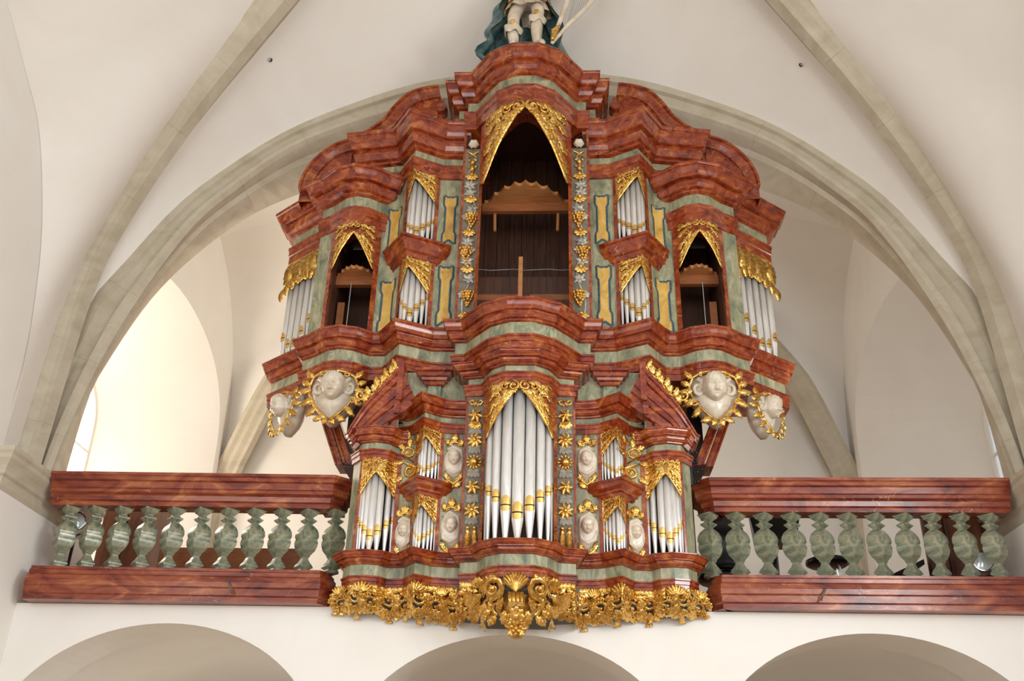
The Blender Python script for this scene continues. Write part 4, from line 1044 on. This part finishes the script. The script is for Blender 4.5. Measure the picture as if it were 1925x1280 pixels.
# central boss: shell, volutes, mask and pendant
c = Vector((0, -.66, 3.11))
b = MB()
V = []; Fc = []
rings = [(3.24, .16, .10), (3.16, .175, .12), (3.08, .14, .11), (3.02, .10, .09), (2.96, .065, .07), (2.92, .05, .055), (2.89, .03, .03)]; n = 18
for z, rx, ry in rings:
    for j in range(n): a = 2*PI*j/n; k = 1+.07*math.cos(6*a); V.append((rx*k*math.cos(a), -.52-.05*(z-2.89)/.35+ry*math.sin(a)-.0, z))
for i in range(len(rings)-1):
    for j in range(n): k = (j+1) % n; Fc.append((i*n+j, i*n+k, (i+1)*n+k, (i+1)*n+j))
Fc += [tuple(range(n)), tuple((len(rings)-1)*n+j for j in range(n))]; b.add(V, Fc)
boss = b.build('central_boss', 'gold', PO, True)
def mpB(u, v, q):
    z = 3.26-v; t = max(0, min(1, (z-2.89)/.35)); base = -.60-.20*t**1.3; return (u, base+1.3*u*u-q*.9, z-q*.3)
def B_orn(name, fn):
    O = Orn(mpB); fn(O); O.build(name, 'gold', boss)
def shell(O):
    for j in range(9):
        a = PI/2+(j-4)*.2; O.stroke([(.0, .11), (.07*math.cos(a), .11-.07*math.sin(a)), (.115*math.cos(a), .115-.115*math.sin(a))], [.008, .015, .011], [.02, .05, .02])
    for j in range(4): O.stroke([((j-1.5)*.025, .11), ((j-1.5)*.028, .17)], [.013, .011], .03)
B_orn('shell', shell)
for s in (-1, 1):
    def vol(O, s=s):
        O.spiral(s*.155, .09, .075, PI/2, 1.5, s, .26, .03, tail=(s*.05, .03)); O.spiral(s*.12, .20, .04, PI/2, 1.3, -s, .28, .02)
        for u, v, a, L in ((.22, .05, .3, .08), (.23, .12, -.4, .08), (.20, .17, -.9, .08), (.13, .25, -.6, .07), (.07, .22, -1.2, .08), (.17, .22, -.2, .06), (.09, .14, -1., .08)):
            O.leaf(s*u, v, -a if s > 0 else PI+a, L, .013, .6*s, .02, 2)
        O.bead(s*.16, .09, .022, .05)
    B_orn('volute', vol)
def pend(O):
    for j in range(8):
        a = 2*PI*j/8; O.leaf(0, .25, a, .06, .012, .4, .03, 2)
    O.bead(0, .25, .028, .04)
    for u, v in ((-.03, .31), (0, .32), (.03, .31), (-.018, .335), (.018, .335), (0, .352), (-.04, .29), (.04, .29)): O.bead(u, v, .015, .03)
    for q in (-1, 1): O.spiral(q*.05, .30, .03, 0, 1.2, q, .3, .02); O.leaf(q*.03, .33, PI/2+q*-.4, .04, .01, .4*q, .02, 2)
    O.stroke([(-.05, .275), (0, .285), (.05, .275)], .010, .03)
B_orn('pendant', pend)

# ================================================================ STATUE AND HARP ON THE TOP CORNICE
ST = empty('statue', (0, -.55, 7.88), 'painted statue in white boots and gilt tunic with blue-green cloak, crowning the organ', 'statue')
def skin_body(name, joints, edges, m, parent, root=0):
    me = bpy.data.meshes.new(name); me.from_pydata([j[0] for j in joints], edges, [])
    o = bpy.data.objects.new(name, me); COL.objects.link(o)
    md = o.modifiers.new('skin', 'SKIN'); md.use_smooth_shade = True
    for i, j in enumerate(joints): me.skin_vertices[0].data[i].radius = j[1] if isinstance(j[1], tuple) else (j[1], j[1])
    for i in range(len(joints)): me.skin_vertices[0].data[i].use_root = (i == root)
    sb = o.modifiers.new('sub', 'SUBSURF'); sb.levels = 2; sb.render_levels = 2
    me.materials.append(MATS[m]); o.parent = parent; o.matrix_parent_inverse = Matrix.Translation(-Vector(parent.location))
    return o
yS = -.60
J = [((0, yS+.04, 8.66), .12), ((-.07, yS+.02, 8.62), .085), ((-.125, yS-.02, 8.40), .062), ((-.13, yS, 8.22), .062), ((-.115, yS+.01, 8.07), .045), ((-.125, yS-.09, 8.035), (.035, .03)), 
     ((.08, yS+.02, 8.62), .085), ((.10, yS-.06, 8.42), .062), ((.085, yS-.01, 8.24), .060), ((.095, yS+.02, 8.08), .042), ((.155, yS-.07, 8.04), (.038, .03)),
     ((0, yS+.05, 8.80), .12), ((0, yS+.04, 8.98), .135), ((0, yS+.04, 9.08), .05), ((0, yS+.01, 9.2), (.075, .085)), ((0, yS+.01, 9.28), (.065, .07)),
     ((-.15, yS+.04, 9.0), .055), ((-.24, yS-.02, 8.82), .042), ((-.16, yS-.16, 8.78), .032), ((-.11, yS-.19, 8.80), (.03, .016)),
     ((.15, yS+.04, 9.0), .055), ((.27, yS-.01, 8.86), .042), ((.34, yS-.05, 8.98), .030), ((.37, yS-.06, 9.05), (.03, .016))]
J = [((p[0]*(1 if p[2] < 8.7 else .85), p[1], p[2] if p[2] < 8.66 else 8.66+(p[2]-8.66)*.62), (r if p[2] < 8.7 else (tuple(v*.75 for v in r) if isinstance(r, tuple) else r*.75))) for p, r in J]
Eg = [(0, 1), (1, 2), (2, 3), (3, 4), (4, 5), (0, 6), (6, 7), (7, 8), (8, 9), (9, 10), (0, 11), (11, 12), (12, 13), (13, 14), (14, 15), (12, 16), (16, 17), (17, 18), (18, 19), (12, 20), (20, 21), (21, 22), (22, 23)]
body = skin_body('statue_body', J, Eg, 'ivory', ST)
for hx, hy, hz in ((-.0935, yS-.19, 8.747), (.3145, yS-.06, 8.902)):
    b = MB()
    for k in range(4): b.tube([(hx-.018+.012*k, hy-.005, hz), (hx-.018+.012*k, hy-.035, hz+.01-.004*abs(k-1)), (hx-.016+.012*k, hy-.045, hz-.015)], [.007, .0065, .005], 6)
    b.tube([(hx+.022, hy+.01, hz), (hx+.035, hy-.012, hz-.008), (hx+.026, hy-.028, hz-.014)], [.008, .007, .005], 6); b.build('fingers', 'ivory', ST, True)
h = MB(); head_mesh(h, (0, yS, 9.005), .072, 0, .1); h.build('statue_head', 'ivory', ST, True)
# boot cuffs with gilt clasps
for x, y, z, r in ((-.128, yS-.005, 8.235, .078), (.09, yS-.03, 8.335, .074)):
    b = MB(); n = 20; V = []; Fc = []
    for dz, k in ((-.05, .86), (-.02, 1.06), (.01, 1.12), (.035, 1.0), (.04, .8)):
        for j in range(n): a = 2*PI*j/n; q = r*k*(1+.09*math.cos(5*a)*(1 if dz < .02 else .4)); V.append((x+q*math.cos(a), y+q*math.sin(a), z+dz+.012*math.sin(4*a)))
    for i in range(4):
        for j in range(n): k = (j+1) % n; Fc.append((i*n+j, i*n+k, (i+1)*n+k, (i+1)*n+j))
    b.add(V, Fc); cu = b.build('boot_cuff', 'ivory', ST, True)
    b = MB()
    for j in range(6): a = 2*PI*j/6; b.ball((x+.018*math.cos(a), y-r*1.1, z+.03+.018*math.sin(a)), .011, .01, .011, 6, 4)
    b.ball((x, y-r*1.14, z+.03), .013); b.build('clasp', 'gold', cu, True)
# tunic: white skirt with gilded lappets over it
def skirt(name, m, z0, z1, r0, r1, wave, nf, ph=0.):
    n = 72; V = []; Fc = []
    for i in range(7):
        t = i/6; z = z1+(z0-z1)*t
        for j in range(n):
            a = 2*PI*j/n; r = r1+(r0-r1)*t; r *= 1+wave*t*math.sin(nf*a+ph); V.append((r*math.cos(a)*1.05-.005, yS+.03+r*.8*math.sin(a), z-.02*t*math.cos(nf*a*.5)))
    for i in range(6):
        for j in range(n): k = (j+1) % n; Fc.append((i*n+j, i*n+k, (i+1)*n+k, (i+1)*n+j))
    return obj(name, V, Fc, m, ST, True)
sk = skirt('under_skirt', 'ivory', 8.46, 8.72, .205, .13, .06, 11)
for j in range(16):
    a = 2*PI*j/16; V = []; Fc = []
    for i in range(5):
        t = i/4; r = .14+(.215-.14)*t; w = (.026+.012*t)*(1 if i < 4 else .8)
        for q in (-1, 0, 1): V.append((r*1.05*math.cos(a)-q*w*math.sin(a), yS+.03+r*.84*math.sin(a)+q*w*math.cos(a)-.006*(1-abs(q)), 8.74-.22*t-(.012 if i == 4 and q == 0 else 0)))
    for i in range(4):
        for q in range(2): Fc.append((i*3+q, i*3+q+1, i*3+q+4, i*3+q+3))
    obj('lappet', V, Fc, 'gold_flat', sk, True)
b = MB(); b.lathe([(.13, 8.68), (.14, 8.72), (.125, 8.745), (.135, 8.82), (.135, 8.87), (.09, 8.905), (.05, 8.915)], (0, yS+.035, 0), 24, sy=.85); b.build('breastplate', 'gold_flat', ST, True)
b = MB(); b.lathe([(.056, 0), (.06, .015), (.062, .04)], (0, yS+.01, 9.045), 16, caps=False)
for j in range(8): a = 2*PI*j/8; b.tube([(.061*math.cos(a), yS+.01+.061*math.sin(a), 9.08), (.064*math.cos(a), yS+.01+.064*math.sin(a), 9.115)], [.012, .003], 5)
b.build('crown', 'gold', ST, True)
# cloak sweeping round the back and sides
n = 90; V = []; Fc = []; NZ = 26
for i in range(NZ+1):
    v = i/NZ; z = 7.89+(8.90-7.89)*v
    for j in range(n+1):
        u = j/n; a = PI*1.08-(u*PI*1.16)          # left-front round the back to right-front
        R_ = .345-.165*v**1.6+.02*math.sin(v*7)
        f = .035*math.sin(12*u*PI+6*v+2.2*math.sin(v*4+u*3))*(1-.3*v)+.025*math.sin(23*u+11*v)+(.045*math.sin(v*22-u*6) if u < .3 else .02*math.sin(v*12+u*9))*(1-v)
        r = R_+f
        V.append((r*math.cos(a)-.015+(-.01*(1-v) if u < .25 else 0), yS+.02+r*.72*math.sin(a), z))
for i in range(NZ):
    for j in range(n): a = i*(n+1)+j; Fc.append((a, a+1, a+n+2, a+n+1))
obj('cloak', V, Fc, 'cloak', ST, True)
b = MB(); b.lathe([(.42, 0), (.43, .03), (.36, .08), (.30, .11), (.28, .12)], (0, -.45, 7.885), 24, sy=.8); b.build('pedestal', 'cloak', ST, True)

HP = empty('harp', (.25, -.66, 8.0), 'cream painted harp with a gilded foot, leaning beside the statue', 'harp')
yh = -.68
P0 = Vector((.225, yh, 8.0))
b = MB(); b.tube([P0, (.30, yh, 8.28), (.375, yh, 8.55), (.48, yh, 8.90)], [.016, .022, .024, .024], 10); b.build('pillar', 'ivory', HP, True)
b = MB(); b.tube([P0, (.36, yh, 8.21), (.50, yh, 8.385), (.635, yh, 8.585), (.74, yh, 8.76), (.80, yh, 8.94)], [.014, .020, .022, .023, .024, .022], 10); b.build('soundboard', 'ivory', HP, True)
b = MB(); b.tube([(.48, yh, 8.90), (.56, yh, 8.96), (.66, yh, 8.94), (.74, yh, 8.97), (.80, yh, 8.94)], .022, 8); b.build('neck', 'ivory', HP, True)
fs = polyf([(.36, yh, 8.21), (.50, yh, 8.385), (.635, yh, 8.585), (.74, yh, 8.76), (.80, yh, 8.94)])
for i in range(20):
    p = fs(.0+.044*i); q = Vector((.495+.0145*i, yh, 8.92+.03*math.sin(i*.4))); b = MB(); b.tube([p, q], .0035, 5); b.build('string', 'wire', HP)
b = MB()
for j in range(5): b.tube([(.225, yh-.015, 8.02+.03*j), (.235+.012*j, yh-.03, 8.05+.03*j), (.25+.012*j, yh-.02, 8.08+.03*j)], [.016, .02, .008], 6)
b.build('gilded_foot', 'gold', HP, True)

# ================================================================ THINGS STANDING ON THE GALLERY
def flood(x, y, z, zb, lab, tilt):
    t = empty('floodlight', (x, y, zb), lab, 'floodlight', 'floodlights on the gallery')
    R = Matrix.Rotation(tilt, 3, 'Z')
    def put(mb, name, m, sm=True):
        mb.V = [tuple(R @ Vector(v)+Vector((x, y, z))) for v in mb.V]; return mb.build(name, m, t, sm)
    b = MB(); b.lathe([(.02, .09), (.05, .08), (.068, .02), (.078, -.02), (.078, -.035), (.068, -.035)], n=20); b.V = [(v[0], v[2], v[1]) for v in b.V]; put(b, 'housing', 'chrome')
    b = MB(); b.lathe([(.0, -.045), (.04, -.042), (.07, -.033)], n=20, caps=False); b.V = [(v[0], v[2], v[1]) for v in b.V]; put(b, 'lens', 'lens')
    b = MB(); b.tube([(-.085, 0, .0), (-.08, .02, -.07), (0, .03, -.10), (.08, .02, -.07), (.085, 0, 0)], .007, 6); put(b, 'yoke', 'black')
    b = MB(); b.tube([(x, y+.03, z-.10), (x, y+.03, zb+.02)], .012, 8); b.lathe([(.09, 0), (.09, .015), (.02, .03)], (x, y+.03, zb), 16); b.build('stand', 'black', t, True)
flood(-3.40, -.02, 3.80, 3.12, 'round chromed floodlight on a stand in front of the wooden cupboard', .3)
flood(3.33, -.02, 3.56, 3.12, 'round chromed floodlight on a stand beside the dark panelled screen', -.2)
# wooden cupboard at the end of the bench
CU = empty('wooden_cupboard', (-3.4, .9, 3.12), 'reddish brown wooden cupboard with tall doors, beside the pier', 'cupboard')
b = MB(); b.box(-3.575, -3.14, .75, 1.1, 3.12, 4.22); b.build('body', 'brown', CU)
for x0, x1 in ((-3.56, -3.36), (-3.35, -3.155)):
    b = MB(); b.box(x0, x1, .73, .75, 3.16, 4.18); d = b.build('door', 'brown', CU)
    b = MB(); b.box(x0+.03, x1-.03, .72, .73, 3.22, 3.55); b.box(x0+.03, x1-.03, .72, .73, 3.62, 4.12); b.build('door_panel', 'brown', d)
BE = empty('wooden_bench', (-2.4, .8, 3.12), 'long brown wooden bench with a plain board back, behind the balusters', 'bench')
b = MB(); b.box(-3.05, -1.80, .78, .82, 3.64, 3.83); b.build('backrest', 'midwood', BE)
b = MB(); b.box(-3.05, -1.80, .42, .8, 3.50, 3.54); b.build('seat', 'midwood', BE)
for x in (-3.05, -2.45, -1.84): b = MB(); b.box(x, x+.04, .45, .8, 3.12, 3.5); b.build('leg', 'midwood', BE)
# right side: black equipment
CH = empty('office_chair', (1.58, .35, 3.12), 'black swivel chair with rounded backrest, beside the positive organ', 'chair')
b = MB(); n = 14; V = []; Fc = []
for i in range(9):
    t = i/8; z = 3.58+.42*t; w = .15*math.sin(PI*(.12+.80*t))**.4
    for q in range(n): a = 2*PI*q/n; V.append((1.56+w*math.cos(a), .30+.035*math.sin(a)-.04*math.sin(PI*t), z))
for i in range(8):
    for j in range(n): k = (j+1) % n; Fc.append((i*n+j, i*n+k, (i+1)*n+k, (i+1)*n+j))
Fc += [tuple(range(n)), tuple(8*n+j for j in range(n))]; b.add(V, Fc); b.build('backrest', 'black', CH, True)
b = MB(); b.lathe([(.18, 0), (.2, .02), (.2, .05), (.17, .07)], (1.56, .52, 3.52), 20); b.build('seat', 'black', CH, True)
b = MB(); b.tube([(1.56, .52, 3.2), (1.56, .52, 3.52)], .025, 8); b.tube([(1.56, .34, 3.62), (1.56, .42, 3.53), (1.56, .52, 3.53)], .015, 6); b.build('column', 'black', CH, True)
for j in range(5):
    a = 2*PI*j/5; b = MB(); b.tube([(1.56, .52, 3.22), (1.56+.2*math.cos(a), .52+.2*math.sin(a), 3.16)], [.02, .014], 6); b.ball((1.56+.2*math.cos(a), .52+.2*math.sin(a), 3.145), .024); b.build('leg', 'black', CH, True)
SP = empty('loudspeaker', (2.0, .6, 3.12), 'black loudspeaker cabinet with slanted sides on a pole stand', 'loudspeaker')
b = MB(); V = [(1.84, .5, 3.86), (2.16, .5, 3.86), (2.12, .78, 3.86), (1.88, .78, 3.86), (1.78, .44, 4.10), (2.2, .44, 4.10), (2.14, .8, 4.10), (1.86, .8, 4.10)]
b.add(V, [(0, 3, 2, 1), (4, 5, 6, 7), (0, 1, 5, 4), (1, 2, 6, 5), (2, 3, 7, 6), (3, 0, 4, 7)]); b.build('cabinet', 'black', SP)
b = MB(); b.add([(1.85, .495, 3.87), (2.15, .495, 3.87), (2.185, .437, 4.085), (1.795, .437, 4.085)], [(0, 1, 2, 3)]); b.build('grille', 'dark', SP)
b = MB(); b.tube([(1.98, .64, 3.2), (1.98, .64, 3.86)], .05, 10); b.build('pole', 'black', SP, True)
for j in range(3): a = 2*PI*j/3+.5; b = MB(); b.tube([(1.98, .64, 3.45), (1.98+.24*math.cos(a), .64+.24*math.sin(a), 3.13)], .014, 6); b.build('leg', 'black', SP)
SO = empty('stool', (2.36, .45, 3.12), 'black round stool with thin tubular legs, behind the balusters', 'stool')
b = MB(); b.lathe([(.14, 0), (.165, .015), (.165, .045), (.13, .06)], (2.36, .45, 3.64), 22); b.build('seat', 'black', SO, True)
for j in range(4): a = 2*PI*j/4+.6; b = MB(); b.tube([(2.36+.1*math.cos(a), .45+.1*math.sin(a), 3.65), (2.36+.17*math.cos(a), .45+.17*math.sin(a), 3.12)], .010, 6); b.build('leg', 'chrome', SO)
SR = empty('wooden_screen', (3.35, .5, 3.12), 'dark brown panelled wooden screen standing at the end of the gallery', 'screen')
b = MB(); b.box(3.10, 3.56, .36, .40, 3.12, 4.10); b.build('board', 'brown', SR)
for x in (3.10, 3.25, 3.40, 3.54): b = MB(); b.box(x, x+.03, .33, .37, 3.12, 4.10); b.build('stile', 'darkwood', SR)
DK = empty('small_desk', (2.98, .5, 3.12), 'low wooden desk with sloping dark-edged top, near the panelled screen', 'desk')
b = MB(); b.add([(2.80, .35, 3.52), (3.06, .35, 3.64), (3.06, .7, 3.64), (2.80, .7, 3.52), (2.80, .35, 3.56), (3.06, .35, 3.68), (3.06, .7, 3.68), (2.80, .7, 3.56)], [(0, 3, 2, 1), (4, 5, 6, 7), (0, 1, 5, 4), (1, 2, 6, 5), (2, 3, 7, 6), (3, 0, 4, 7)]); b.build('top', 'dark', DK)
b = MB(); b.box(2.86, 3.05, .38, .66, 3.12, 3.56); b.build('body', 'brown', DK)
# black hook rail on the flank of the positive, cable behind
HK = empty('hook_rail', (1.262, -.3, 4.03), 'small black rail with ball-ended hooks on the flank of the front organ', 'hook rail')
b = MB(); b.box(1.2385, 1.258, -.31, -.29, 4.03, 4.30); b.build('rail', 'black', HK)
for k in range(4):
    z = 4.05+.075*k; b = MB(); b.tube([(1.258, -.3, z), (1.285, -.305, z+.004)], .008, 6); b.ball((1.292, -.306, z+.004), .014); b.build('hook', 'black', HK, True)
# moulded wire hooks on the plinths of the balustrades
for s, x in ((-1, 2.02), (1, 2.08)):
    o = MB(); o.tube([(s*(x+.03), -.338, 3.30), (s*x, -.36, 3.25), (s*(x-.025), -.345, 3.20)], .007, 6)
    tag(o.build('iron_hook', 'grey', None, True), 'thin grey iron hook on the plinth below the %s balusters' % ('grey-green' if s < 0 else 'olive-grey'), 'hook')
